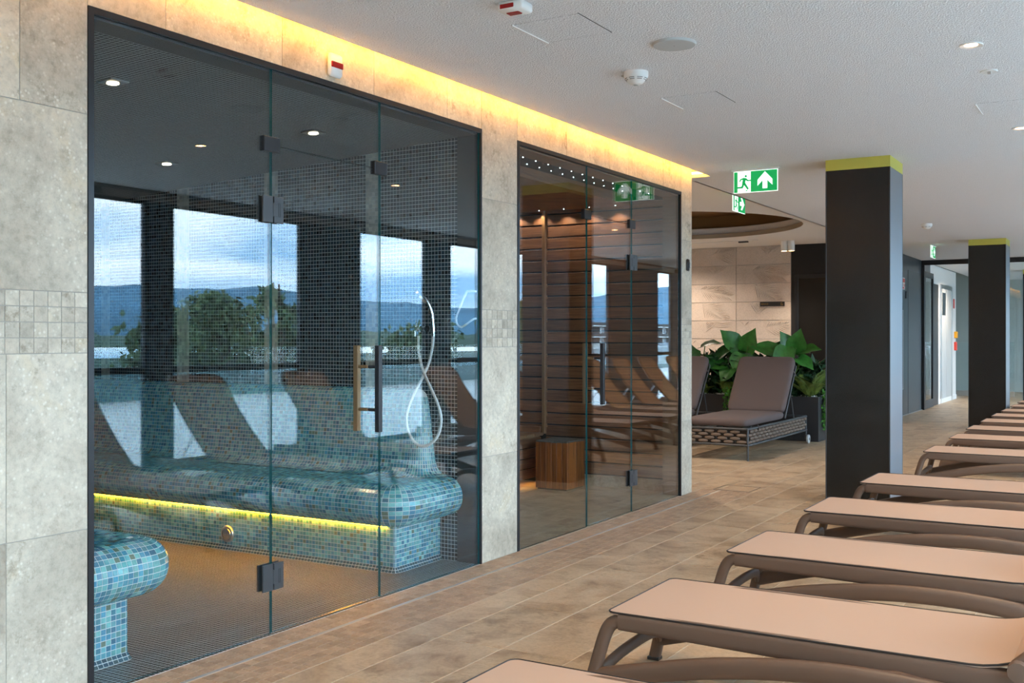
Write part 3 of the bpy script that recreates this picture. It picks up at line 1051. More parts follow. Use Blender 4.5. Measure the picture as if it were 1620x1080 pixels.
def hills(name, mat, dist, th0, th1, hfun, zbase, label):
    """a mountain ridge as a solid slope: angle measured from +Y towards +X as seen from the terrace"""
    m = MB()
    nU = 160

    def fn(u, v):
        th = R(th0 + (th1 - th0) * u)
        h = hfun(th0 + (th1 - th0) * u)
        r = dist * (1 + 0.5 * v)
        prof = math.sin(min(1.0, v * 1.6) * math.pi / 2)
        return (math.sin(th) * r, math.cos(th) * r, zbase + (h - zbase) * prof)
    m.grid(fn, nU, 10)
    return struct(m.build(name, mat, None, 179), label)


def ridge(a):
    return 150 + 34 * math.sin(a * 0.11 + 1.0) + 16 * math.sin(a * 0.31 + 0.4) + 7 * math.sin(a * 0.9) + 3 * math.sin(a * 2.3)


hills('hills', 'hill_forest_haze', 2600, -10, 130, ridge, -10, 'long haze-blue wooded mountain ridge across the lake')
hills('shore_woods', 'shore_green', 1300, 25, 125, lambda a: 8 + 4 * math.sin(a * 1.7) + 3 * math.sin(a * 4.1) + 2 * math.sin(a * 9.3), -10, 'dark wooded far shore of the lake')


def tree(name, label, x, y, top, rad, mat, seed, n=2600, leaf=0.16, narrow=1.0):
    rng = random.Random(seed)
    t = thing(name, label, 'tree', (x, y, -8))
    H = top + 8
    tk = MB().tube(smooth_path([(0, 0, 0), (0.1, 0.05, H * 0.35), (-0.05, 0.1, H * 0.7), (0, 0, H * 0.93)], 4), [0.22 - 0.19 * i / 12 for i in range(13)], 8)
    tkm = tk
    blobs = []
    for i in range(16):
        a = rng.uniform(0, 2 * math.pi)
        f = rng.random()
        hz = H * (0.50 + 0.46 * f)
        rr = rad * narrow * (1 - 0.75 * f ** 1.6) * rng.uniform(0.25, 1.0)
        p = Vector((math.cos(a) * rr, math.sin(a) * rr, hz))
        blobs.append((p, rad * rng.uniform(0.28, 0.5)))
        tkm.tube([(0, 0, hz * 0.72), (p.x * 0.5, p.y * 0.5, hz * 0.9), tuple(p)], [0.05, 0.035, 0.012], 5)
    tkm.build('trunk', 'bark', t, 60)
    lf = MB()
    for i in range(n):
        c, r = blobs[rng.randrange(len(blobs))]
        d = Vector((rng.gauss(0, 1), rng.gauss(0, 1), rng.gauss(0, 0.85)))
        p = c + d * r * 0.52
        if p.z > H:
            p.z = H - rng.random() * 0.4
        u = Vector((rng.gauss(0, 1), rng.gauss(0, 1), rng.gauss(0, 1))).normalized() * leaf * rng.uniform(0.6, 1.3)
        w = u.cross(Vector((rng.gauss(0, 1), rng.gauss(0, 1), rng.gauss(0, 1)))).normalized() * leaf * 0.5
        lf.quad(p - u, p + w, p + u, p - w)
    tag(lf.build('foliage', mat, t), kind='stuff')
    return t


tree('round_tree', 'leftmost dark green tree mirrored in the steam room glass', 20.0, 20.25, 2.37, 1.4, 'tree_leaf', 1)
tree('round_tree', 'pale yellow green willow-like tree mirrored behind the dark mullion', 29.0, 30.3, 3.2, 1.8, 'tree_leaf_pale', 2)
tree('round_tree', 'broad green tree mirrored in the middle of the steam room glass', 25.5, 28.0, 2.8, 2.3, 'tree_leaf', 3, 3600)
tree('round_tree', 'tallest slim birch mirrored beside the glass door hinge', 19.5, 24.3, 3.76, 1.0, 'tree_leaf', 4, 1800)
tree('round_tree', 'small green tree mirrored right of the tall birch', 31.0, 37.7, 2.0, 2.1, 'tree_leaf', 5)
tree('round_tree', 'far green tree mirrored beside the hand shower', 34.0, 52.0, 2.2, 3.2, 'tree_leaf', 6, 3000, 0.25)
tree('round_tree', 'far green tree mirrored left of the hotel', 60.0, 108.0, 5.5, 5.0, 'tree_leaf_pale', 8, 2600, 0.45)

hb = thing('hotel_building', 'long white and dark hotel with balconies mirrored in the sauna glass', 'building', (130, 247, -8))
MB().box(0, 14, 0, 85, 0, 12.6).build('building_body', 'hotel_dark', hb)
MB().box(-0.8, 15, -1, 86, 12.6, 13.2).build('roof', 'hotel_dark', hb)
for fl in range(4):
    z = 0.6 + fl * 3.1
    MB().box(-2.0, 0.2, 0, 85, z + 2.55, z + 2.85).build('balcony_slab', 'hotel_white', hb)
    MB().box(-2.0, -1.9, 0, 85, z + 2.85, z + 3.7).build('balcony_front', 'hotel_white' if fl < 1 else 'hotel_dark', hb)
    for i in range(11):
        y = 2.5 + i * 7.6
        wn = MB().box(-0.15, 0.05, y, y + 2.6, z + 0.1, z + 2.4).build('window', 'hotel_white', hb)
        MB().box(-0.2, -0.12, y + 0.9, y + 2.45, z + 0.2, z + 2.3).build('window_pane', 'hotel_glass', wn)
hb2 = thing('brick_house', 'small red house mirrored left of the hotel', 'building', (118, 214, -8))
MB().box(0, 12, 0, 22, 0, 10.4).build('building_body', 'brick_red', hb2)
MB().box(-0.6, 12.6, -0.6, 22.6, 10.4, 11.0).build('roof', 'hotel_dark', hb2)
for fl in range(3):
    for i in range(4):
        MB().box(-0.1, 0.1, 2 + i * 5, 4.6 + i * 5, 1.2 + fl * 3, 3 + fl * 3).build('window', 'hotel_white', hb2)

# ================================================================== glazing of the two rooms
def pane(parent, y0, y1, z0, z1, mat='pane_glass', name='pane', x=-0.012, th=0.010):
    m = MB().box(x - th / 2, x + th / 2, y0, y1, z0, z1)
    for k in range(len(m.f)):
        m.mi[k] = 0 if k < 2 else 1
    return m.build(name, [mat, 'glass_edge'], parent)


def reveal(name, label, y0, y1, mat):
    e = link(name, None)
    struct(e, label)
    MB().box(-REV - 0.01, -0.022, y0, y1, ZO - 0.034, ZO + 0.02).build('head_lining', mat, e)
    MB().box(-REV, -0.022, y1 - 0.02, y1, 0, ZO - 0.034).build('jamb_lining', mat, e)
    MB().box(-REV, -0.022, y0, y0 + 0.02, 0, ZO - 0.034).build('jamb_lining', mat, e)
    return e


def glazing(y0, y1, ya, yb, room, hinge_left):
    reveal('trim_%s_reveal' % room, 'dark lined reveal around the %s opening' % room.replace('_', ' '), y0, y1, 'anthracite' if room == 'steam_room' else 'bench_wood')  # lighter wood on the sauna lining stands in for a reflection
    g = thing('glass_wall', 'fixed glass panels in a slim black frame closing the %s' % room.replace('_', ' '), 'glass wall')
    FW = 0.024
    MB().box(-0.024, 0.004, y0, y0 + FW, 0, ZO).build('frame_jamb', 'black_frame', g)
    MB().box(-0.024, 0.004, y1 - FW * 0.6, y1, 0, ZO).build('frame_jamb', 'black_frame', g)
    MB().box(-0.024, 0.004, y0 + FW, y1 - FW * 0.6, ZO - FW, ZO).build('frame_head', 'black_frame', g)
    pane(g, y0 + FW, ya - 0.003, 0.004, ZO - FW)
    pane(g, yb + 0.003, y1 - FW * 0.6, 0.004, ZO - FW)
    DT = 2.14
    pane(g, ya + 0.003, yb - 0.003, DT + 0.004, ZO - FW, name='transom_pane')
    for (yy, s) in ((ya, -1), (yb, 1)):
        MB().box(-0.026, 0.004, yy - 0.055, yy + 0.045, DT - 0.028, DT + 0.038, 0.002).build('patch_fitting', 'black_frame', g)
    d = thing('glass_door', 'frameless glass door of the %s with a %s' % (room.replace('_', ' '), 'wood and black bar handle near the shower' if hinge_left else 'bar handle beside the wooden stool'), 'door')
    pane(d, ya + 0.003, yb - 0.003, 0.008, DT, 'door_glass')
    yh, ho = (ya, 1) if hinge_left else (yb, -1)
    for z in (0.255, 1.86):
        h = MB()
        for x in (0.0, -0.030):
            h.box(x - 0.001, x + 0.009, yh - ho * 0.006, yh - ho * 0.066, z - 0.058, z + 0.058, 0.001)
            h.box(x - 0.001, x + 0.009, yh + ho * 0.001, yh + ho * 0.060, z - 0.058, z + 0.058, 0.001)
            h.box(x + 0.0, x + 0.010, yh - ho * 0.006, yh + ho * 0.022, z - 0.030, z + 0.030, 0.001)
        hg = h.build('hinge', 'anthracite', d)
        s = MB()
        yc = yh + ho * 0.034
        for (a, b, c, e) in ((-0.006, 0.006, 0.028, 0.031), (-0.006, 0.006, -0.031, -0.028), (0.004, 0.006, -0.03, 0.03), (-0.006, -0.004, -0.03, 0.03)):
            s.box(0.0085, 0.0098, yc + a, yc + b, z + c, z + e)
        s.build('hinge_slot', 'black_plastic', hg)
    yy = yb - 0.09 if hinge_left else ya + 0.115
    hm = MB().box(0.040, 0.068, yy - 0.014, yy + 0.014, 0.838, 1.262, 0.002).build('outer_bar', 'black_frame', d)
    hw = MB().box(-0.095, -0.067, yy - 0.014, yy + 0.014, 0.838, 1.262, 0.002).build('inner_bar', 'oak', d)
    for z in (0.946, 1.157):
        MB().tube([(-0.006, yy, z), (0.042, yy, z)], 0.008, 10).build('standoff', 'black_frame', hm, 40)
        MB().tube([(-0.07, yy, z), (-0.016, yy, z)], 0.008, 10).build('standoff', 'oak', hw, 40)
    return g, d


glazing(Y1A, Y1B, 3.456, 4.225, 'steam_room', True)
glazing(Y2A, Y2B, 6.52, 7.26, 'sauna', False)

# ================================================================== steam room
SX = -3.60
PT = 0.0235
YF, YN = 5.146, 2.47
w = MB().box(SX - 0.1, -REV, YF + 0.002, YF + 0.10, 0, 2.9).build('wall_steam_far', 'grout_mosaic')
struct(w, 'dark navy glass mosaic wall of the steam room with pale vertical strips')
STRIP = [-0.79, -1.615, -2.435, -3.25]


def in_strip(x):
    k = np.zeros_like(x, dtype=bool)
    for s_ in STRIP:
        k |= np.abs(x - s_) < 0.053
    return k


LW = -REV - SX
m1 = MB().tiles_flat((SX, YF + 0.002, 0.0), (1, 0, 0), (0, 0, 1), LW, 2.47, PT, 0.0033, 0.0010, mask=lambda u, v: ~in_strip(u + SX))
tag(m1.build('mosaic_tiles', 'mosaic_wall', w), kind='stuff')
m2 = MB().tiles_flat((SX, YF + 0.002, 0.0), (1, 0, 0), (0, 0, 1), LW, 2.47, PT, 0.0014, 0.0012, mask=lambda u, v: in_strip(u + SX))
o = tag(m2.build('pale_mosaic_strips', 'mosaic_light', w), kind='stuff')
w = MB().box(SX - 0.1, SX - 0.002, YN - 0.1, YF + 0.1, 0, 2.9).build('wall_steam_back', 'grout_mosaic')
struct(w, 'dark mosaic back wall of the steam room')
tag(MB().tiles_flat((SX - 0.002, YN, 0), (0, 1, 0), (0, 0, 1), YF - YN, 2.4, PT * 2, 0.003, 0.0012).build('mosaic_tiles', 'mosaic_wall', w), kind='stuff')
w = MB().box(SX, -REV, YN - 0.1, YN, 0, 2.9).build('wall_steam_near', 'grout_mosaic')
struct(w, 'dark mosaic near wall of the steam room')
tag(MB().tiles_flat((SX, YN, 0), (0, 0, 1), (1, 0, 0), 2.4, LW, PT * 2, 0.003, 0.0012).build('mosaic_tiles', 'mosaic_wall', w), kind='stuff')
# sloping mosaic ceiling
SLOPE = 0.059
u = Vector((-1, 0, -SLOPE)).normalized()
lc = LW / abs(u.x)
cz0 = ZO - 0.034
c = MB()
c.quad((-REV + 0.03, YN - 0.05, cz0 + 0.03 * SLOPE), (-REV + 0.03, YF + 0.05, cz0 + 0.03 * SLOPE), (SX - 0.05, YF + 0.05, cz0 - SLOPE * (LW + 0.05)), (SX - 0.05, YN - 0.05, cz0 - SLOPE * (LW + 0.05)))
cs = c.build('ceiling_steam_room', 'grout_ceiling')
struct(cs, 'sloping dark mosaic ceiling of the steam room')
tag(MB().tiles_flat((-REV, YN, cz0), tuple(u), (0, 1, 0), lc, YF - YN, PT, 0.0050, 0.0006).build('mosaic_tiles', 'mosaic_ceiling', cs), kind='stuff')
f_ = MB().box(SX, -0.001, YN, YF, -0.0016, -0.0008).build('floor_steam_room', 'grout_mosaic')
struct(f_, 'brown grey mosaic floor of the steam room')
tag(MB().tiles_flat((SX, YN, -0.0008), (1, 0, 0), (0, 1, 0), -SX - 0.002, YF - YN, PT, 0.0048, 0.0008).build('mosaic_tiles', 'mosaic_floor', f_), kind='stuff')


def resample(prof, pitch):
    L = [0.0]
    for a, b in zip(prof[:-1], prof[1:]):
        L.append(L[-1] + math.hypot(b[0] - a[0], b[1] - a[1]))
    n = max(1, round(L[-1] / pitch))
    out = []
    for i in range(n + 1):
        t = L[-1] * i / n
        k = max(j for j in range(len(L)) if L[j] <= t + 1e-9)
        if k >= len(prof) - 1:
            out.append(prof[-1])
        else:
            s_ = (t - L[k]) / (L[k + 1] - L[k])
            out.append((prof[k][0] + (prof[k + 1][0] - prof[k][0]) * s_, prof[k][1] + (prof[k + 1][1] - prof[k][1]) * s_))
    return out


def bench_sweep(xc, yc, r0, xs, ye, prof, mirror=None, pitch=PT, gap=0.0034, ncorner=None, dx=0.0):
    """mosaic pieces over a profile swept around the L-shaped plan of a bench; returns (grout MB, [tiles])"""
    pr = resample(prof, pitch)
    mo = max(p[0] for p in pr)
    n1 = round((xc - r0 - xs) / pitch)
    n2 = ncorner or max(3, round((r0 + mo) * math.pi / 2 / pitch))
    n3 = round((ye - yc - r0) / pitch)

    def pos(cc, o, z):
        if cc <= n1:
            x, y = xs + (xc - r0 - xs) * cc / n1, yc - o
        elif cc <= n1 + n2:
            a = R(-90 + 90 * (cc - n1) / n2)
            x, y = xc - r0 + (r0 + o) * math.cos(a), yc + r0 + (r0 + o) * math.sin(a)
        else:
            x, y = xc + o, yc + r0 + (ye - yc - r0) * (cc - n1 - n2) / n3
        if mirror is not None:
            y = mirror - y
        return Vector((x + dx, y, z))

    def pp(cc, r):
        k = min(int(r), len(pr) - 2)
        s_ = r - k
        return pos(cc, pr[k][0] + (pr[k + 1][0] - pr[k][0]) * s_, pr[k][1] + (pr[k + 1][1] - pr[k][1]) * s_)
    base = MB()
    nt_ = n1 + n2 + n3
    base.grid(lambda a, b: pp(a * nt_, b * (len(pr) - 1)), nt_, len(pr) - 1)
    tiles = []
    for ci in range(nt_):
        for ri in range(len(pr) - 1):
            wdt = (pp(ci + 1, ri + 0.5) - pp(ci, ri + 0.5)).length
            hgt = (pp(ci + 0.5, ri + 1) - pp(ci + 0.5, ri)).length
            if wdt < 0.007:
                continue
            gc, gr = gap / 2 / wdt, gap / 2 / hgt
            q = [pp(ci + gc, ri + gr), pp(ci + 1 - gc, ri + gr), pp(ci + 1 - gc, ri + 1 - gr), pp(ci + gc, ri + 1 - gr)]
            nr = (q[1] - q[0]).cross(q[3] - q[0]).normalized()
            if mirror is not None:
                nr = -nr
                q = [q[1], q[0], q[3], q[2]]
            tiles.append((q, nr))
    return base, tiles


NOSE = [(0.0, 0.262), (0.05, 0.264)] + arc(0.05, 0.377, 0.113, -80, 90, 14) + [(0.0, 0.49)]
RISER = [(0.0, 0.030), (0.0, 0.262)]
SKIRT = [(0.020, 0.0), (0.0, 0.030)]
BACK = [(0.145, 0.494), (0.095, 0.505), (0.068, 0.53), (0.052, 0.58), (0.040, 0.66), (0.025, 0.78), (0.010, 0.90), (0.0, 0.945), (-0.018, 0.98), (-0.052, 0.995)]


def steam_bench(label, mirror, dx, back, ye=YF):
    b = thing('steam_bench', label, 'bench')
    gm, tl, sk = MB(), [], []
    for (prof, dest) in ((RISER, tl), (NOSE, tl), (SKIRT, sk)):
        g_, t_ = bench_sweep(-0.28, 4.71, 0.012, SX + 0.01, ye, prof, mirror, dx=dx, ncorner=7 if prof is NOSE else (2 if prof is RISER else 2))
        k = len(gm.v)
        gm.v += g_.v
        gm.f += [tuple(i + k for i in q) for q in g_.f]
        gm.mi += g_.mi
        dest += t_
    if back:
        g_, t_ = bench_sweep(-0.365, 5.094, 0.075, SX + 0.01, YF + 0.001, BACK, mirror, dx=dx)
        k = len(gm.v)
        gm.v += g_.v
        gm.f += [tuple(i + k for i in q) for q in g_.f]
        gm.mi += g_.mi
        tl += t_
    yt0, yt1 = (4.71, ye) if mirror is None else (mirror - ye, mirror - 4.71)
    top = MB().tiles_flat((SX + 0.01, yt0, 0.49), (1, 0, 0), (0, 1, 0), -0.28 + dx - SX - 0.01, yt1 - yt0, PT, 0.0034, 0.0012)
    gm.quad((SX + 0.01, yt0, 0.4899), (-0.28 + dx, yt0, 0.4899), (-0.28 + dx, yt1, 0.4899), (SX + 0.01, yt1, 0.4899))
    gm.build('bench_body', 'grout_mosaic', b, 40)
    tag(top.build('seat_mosaic', 'mosaic_teal', b), kind='stuff')
    single = []
    if not back:
        camp = cam.location
        sc = []
        for i, (q, nr) in enumerate(tl):
            c_ = (q[0] + q[2]) / 2
            v = c_ - camp
            if nr.dot(v) < 0 and c_.x > -0.42:
                sc.append((v.length / max(0.05, -nr.dot(v.normalized())), i))
        sc.sort()
        single = [i for _, i in sc[:296]]
    ss = set(single)
    jm = MB()
    for i, (q, nr) in enumerate(tl):
        if i in ss:
            c_ = (q[0] + q[1] + q[2] + q[3]) / 4
            MB().tile4([p - c_ for p in q], nr, 0.0014).build('mosaic_tile', 'mosaic_teal', b, None, c_)
        else:
            jm.tile4(q, nr, 0.0014)
    tag(jm.build('bench_mosaic', 'mosaic_teal', b), kind='stuff')
    sm = MB()
    for q, nr in sk:
        sm.tile4(q, nr, 0.0014)
    tag(sm.build('skirting_mosaic', 'mosaic_skirting', b), kind='stuff')
    return b


fbench = steam_bench('long teal mosaic steam bench with backrest and glowing underside', None, 0.0, True)
nbench = steam_bench('turquoise mosaic bench end close to the camera, partly behind the stone wall', 2.90 + 4.71, 0.02, False, 2.90 + 4.71 - 2.53)
MB().box(SX + 0.05, -0.33, 4.690, 4.704, 0.250, 0.261).build('light_strip', 'led_bench', fbench)
MB().box(SX + 0.05, -0.32, 4.684, 4.706, 0.259, 0.265).build('strip_rail', 'steel', fbench)
nz = thing('steam_nozzle', 'round steel steam outlet low on the mosaic bench front', 'outlet', (-1.555, 4.71, 0.098))
MB().lathe([(0.052, 0.0), (0.052, -0.010), (0.048, -0.016), (0.040, -0.016), (0.040, -0.004)], 28, (0, 0, 0), 'y').build('ring', 'steel', nz, 40)
MB().lathe([(0.0005, -0.022), (0.033, -0.020), (0.035, -0.016), (0.035, 0.0)], 28, (0, 0, 0), 'y').build('plate', 'chrome', nz, 40)

# downlights of the steam room: square plate with a round lamp
for i, (lx, ly, lab) in enumerate(((-0.65, 3.137, 'square downlight in the mosaic ceiling nearest the stone wall edge'),
                                   (-0.66, 4.47, 'square downlight in the mosaic ceiling above the glass door'),
                                   (-1.84, 4.48, 'square downlight deeper in the mosaic ceiling, left of the door hinge'))):
    lz = cz0 + SLOPE * (lx + REV) - 0.0015
    t = thing('steam_downlight', lab, 'downlight', (lx, ly, lz), group='steam room downlights')
    t.rotation_euler = (0, math.atan(-SLOPE), 0)
    MB().box(-0.05, 0.05, -0.05, 0.05, -0.008, 0.0, 0.002).build('plate', 'steel', t)
    MB().lathe([(0.027, -0.0105), (0.027, -0.006)], 24).build('lens', 'lamp_warm', t)
    ld = bpy.data.lights.new('steam_lamp', 'SPOT')
    ld.energy = 12.0; ld.color = (1.0, 0.74, 0.46); ld.spot_size = R(95); ld.spot_blend = 0.8; ld.shadow_soft_size = 0.03
    link('lamp', ld, t, (0, 0, -0.02))

# hand shower
SHY = YF - 0.001


sh = thing('hand_shower', 'chrome hand shower with a looping white hose on the mosaic wall', 'shower')
br = MB()
x0, _, z0 = (-0.4354, 5.145, 1.3527)
br.lathe([(0.030, 0.0), (0.030, -0.008), (0.014, -0.012), (0.014, -0.045), (0.001, -0.047)], 20, (x0, SHY, z0), 'y')
br.tube([(x0, SHY - 0.036, z0 - 0.005), (x0, SHY - 0.036, z0 - 0.045)], 0.011, 12)
br.tube([(x0 + 0.0, SHY - 0.03, z0 + 0.01), (x0 + 0.012, SHY - 0.03, z0 + 0.055)], 0.006, 10)
br.build('wall_outlet', 'chrome', sh, 40)
x1, _, z1 = (-0.3209, 5.145, 1.3522)
MB().lathe([(0.026, 0.0), (0.026, -0.010), (0.012, -0.014), (0.012, -0.05), (0.018, -0.052), (0.018, -0.075), (0.001, -0.077)], 20, (x1, SHY, z1), 'y').build('holder', 'chrome', sh, 40)
hs = MB()
hp = smooth_path([(-0.2799, 5.08, 1.3074), (-0.2844, 5.08, 1.381), (-0.2898, 5.075, 1.4436), (-0.3062, 5.06, 1.5061), (-0.336, 5.045, 1.543)], 5)
hs.tube(hp, [0.011, 0.012] + [0.013] * (len(hp) - 4) + [0.014, 0.016], 12)
hs.build('handset', 'chrome', sh, 60)
c_ = Vector((-0.3406, 5.045, 1.5431))
nrm = Vector((-0.72, -0.30, -0.62)).normalized()
s1 = nrm.cross(Vector((0, 0, 1))).normalized(); s2 = nrm.cross(s1)
hd_ = MB()
hd_.tube([c_ - nrm * 0.014, c_ - nrm * 0.006, c_ + nrm * 0.008, c_ + nrm * 0.012], [0.022, 0.050, 0.052, 0.046], 24)
hd_.build('spray_head', 'steel', sh, 40)
hose = [(-0.4094, 5.109, 1.3112), (-0.4065, 5.105, 1.2403), (-0.3784, 5.085, 1.1663), (-0.3109, 5.035, 1.0872), (-0.2028, 4.945, 1.0092), (-0.127, 4.905, 0.9241),
        (-0.0986, 4.895, 0.8372), (-0.1201, 4.895, 0.755), (-0.1675, 4.895, 0.7066), (-0.2285, 4.895, 0.6856), (-0.2902, 4.895, 0.7147), (-0.3375, 4.905, 0.7801), (-0.3494, 4.915, 0.8621), (-0.3384, 4.955, 0.9582),
        (-0.3271, 5.02, 1.0507), (-0.3097, 5.065, 1.1379), (-0.2898, 5.075, 1.2227), (-0.2799, 5.08, 1.3074)]
MB().tube(smooth_path(hose, 6), 0.0085, 10).build('hose', 'hose_white', sh, 60)

gr = MB()
yj = Y1B - 0.045
gpts = [(-0.024, Y1B - 0.022, 1.565), (-0.024, yj, 1.567), (-0.060, yj, 1.566), (-0.078, yj, 1.553), (-0.138, yj, 1.435), (-0.145, yj, 1.405), (-0.138, yj, 1.377), (-0.115, yj, 1.362), (-0.095, yj, 1.366), (-0.030, yj, 1.405), (-0.024, Y1B - 0.022, 1.41)]
gr.tube(smooth_path(gpts, 4), 0.0062, 10)
tag(gr.build('grab_handle', 'hose_white', None, 60), 'bent white tube handle on the dark jamb beside the shower', 'handle')

# ================================================================== sauna
QX = -2.10
YS = 8.372
w = MB().box(QX, -REV, YS, YS + 0.02, 0, 2.6).build('wall_sauna_far', 'dark_niche')
struct(w, 'dark brown horizontal board wall at the far side of the sauna')
MB().box(-1.33, -REV, YS - 0.012, YS, 0, 0.10, 0.002).build('stone_skirting', 'floor_stone', w)
BP = 0.1045
for k in range(24):
    z0 = 0.105 + k * BP
    if z0 > 2.48:
        break
    MB().box(-1.345, -REV - 0.012, YS - 0.020, YS, z0 + 0.006, min(z0 + BP - 0.006, 2.466), 0.003).build('plank', 'sauna_wood', w)
    if z0 > 0.40:
        MB().box(QX, -1.372, YS - 0.034, YS, z0 + 0.012, min(z0 + BP, 2.43), 0.003).build('plank', 'sauna_wood', w)
MB().box(-1.372, -1.338, YS - 0.050, YS, 0.44, 2.45, 0.003).build('corner_batten', 'sauna_trim', w)
for k in range(20):
    MB().box(-1.337, -1.326, YS - 0.026, YS - 0.018, 0.50 + k * BP, 0.512 + k * BP).build('clip', 'sauna_trim', w)
w = MB().box(QX - 0.1, QX, Y2A - 0.1, YS, 0, 2.9).build('wall_sauna_back', 'sauna_wood')
struct(w, 'dark wooden back wall of the sauna')
for k in range(20):
    MB().box(QX, QX + 0.02, Y2A - 0.05, YS - 0.035, 0.45 + k * BP, 0.45 + (k + 1) * BP - 0.008, 0.003).build('plank', 'sauna_wood', w)
w = MB().box(QX, -REV, Y2A - 0.12, Y2A - 0.02, 0, 2.9).build('wall_sauna_near', 'sauna_wood')
struct(w, 'dark wooden near wall of the sauna')
c = MB().box(-0.50, -REV + 0.02, Y2A - 0.02, YS, 2.512, 2.54)
cs = c.build('ceiling_sauna_strip', 'dark_niche')
struct(cs, 'raised ceiling strip with star lights just inside the sauna glass')
c = MB().box(QX, -0.50, Y2A - 0.02, YS, 2.435, 2.55)
struct(c.build('ceiling_sauna', 'sauna_wood'), 'dark wooden ceiling of the sauna')
star = MB().lathe([(0.001, -0.005), (0.0032, -0.004), (0.0042, 0.0)], 8).mesh('star_light', 'led_star')
k = 0
for r_, xx in enumerate((-0.185, -0.305, -0.425)):
    for i in range(15):
        yy = 5.72 + i * 0.175 + (0.0875 if r_ == 1 else 0)
        if yy < 8.3:
            link('star_light', star, cs, (xx, yy, 2.512))
    for i in range(3):
        pass
for i in range(6):
    o = link('star_light', star, bpy.data.objects['ceiling_sauna'], (-0.62 - i * 0.25, YS - 0.10, 2.435))
    ld = bpy.data.lights.new('star_lamp', 'SPOT')
    ld.energy = 4.0; ld.color = (1.0, 0.86, 0.70); ld.spot_size = R(120); ld.spot_blend = 0.6; ld.shadow_soft_size = 0.01
    link('star_lamp', ld, bpy.data.objects['ceiling_sauna'], (-0.62 - i * 0.25, YS - 0.10, 2.425))

# sauna floor
fs_ = MB().box(QX, -0.001, Y2A - 0.02, YS, -0.0016, -0.0012).build('floor_sauna', 'grout_light')
struct(fs_, 'beige stone tile floor inside the sauna')
for (a, b, ya, yb) in lay_rows([QX + 0.3 * i for i in range(7)] + [-0.16, -0.002], Y2A - 0.015, YS - 0.015, 21, split=0.1):
    w_, l_ = round(b - a - J, 3), round(yb - ya - J, 3)
    link('stone_tile', tile_mesh(w_, l_, 0.0014, 0.0006, 'floor_stone', 'stone_tile'), fs_, ((a + b) / 2, (ya + yb) / 2, 0.0))

sb = thing('sauna_bench', 'slatted wooden sauna bench along the back wall', 'bench', (0, 0, 0))
BX = -1.352
for k in range(17):
    y1 = YS - 0.055 - k * 0.150
    MB().box(QX + 0.03, BX, y1 - 0.138, y1, 0.425, 0.450, 0.003).build('slat', 'bench_wood', sb)
for k in range(4):
    MB().box(BX - 0.05, BX - 0.030, Y2A, YS - 0.04, 0.06 + k * 0.090, 0.06 + k * 0.090 + 0.081, 0.003).build('front_board', 'sauna_wood', sb)
MB().box(BX - 0.07, BX - 0.035, Y2A, YS - 0.06, 0.395, 0.424).build('front_rail', 'bench_wood', sb)
MB().box(QX + 0.03, BX - 0.03, YS - 0.060, YS - 0.036, 0.452, 0.505, 0.003).build('end_board', 'sauna_wood', sb)
MB().box(BX - 0.075, BX - 0.060, Y2A + 0.05, YS - 0.08, 0.060, 0.070).build('light_strip', 'led_sauna', sb)

so = thing('wooden_stool', 'orange brown block stool of solid timber inside the sauna', 'stool', (-1.075, 8.125, 0))
rng = random.Random(5)
bw = 0.31 / 6
for i in range(6):
    for j in range(2):
        MB().box(-0.155 + i * bw + 0.0008, -0.155 + (i + 1) * bw - 0.0008, (-0.165, 0.0)[j] + 0.0008, (0.0, 0.165)[j] - 0.0008, 0.012, 0.405 + rng.uniform(-0.002, 0.002), 0.0025).build('timber_block', 'stool_wood', so)
MB().box(-0.153, 0.153, -0.163, 0.163, 0.400, 0.420, 0.004).build('stool_top', 'stool_top', so)
MB().box(-0.14, 0.14, -0.15, 0.15, 0.0, 0.014).build('base_plate', 'black_plastic', so)

# ================================================================== sun loungers in the row
LW_, LH = 0.60, 0.338      # sling width and height


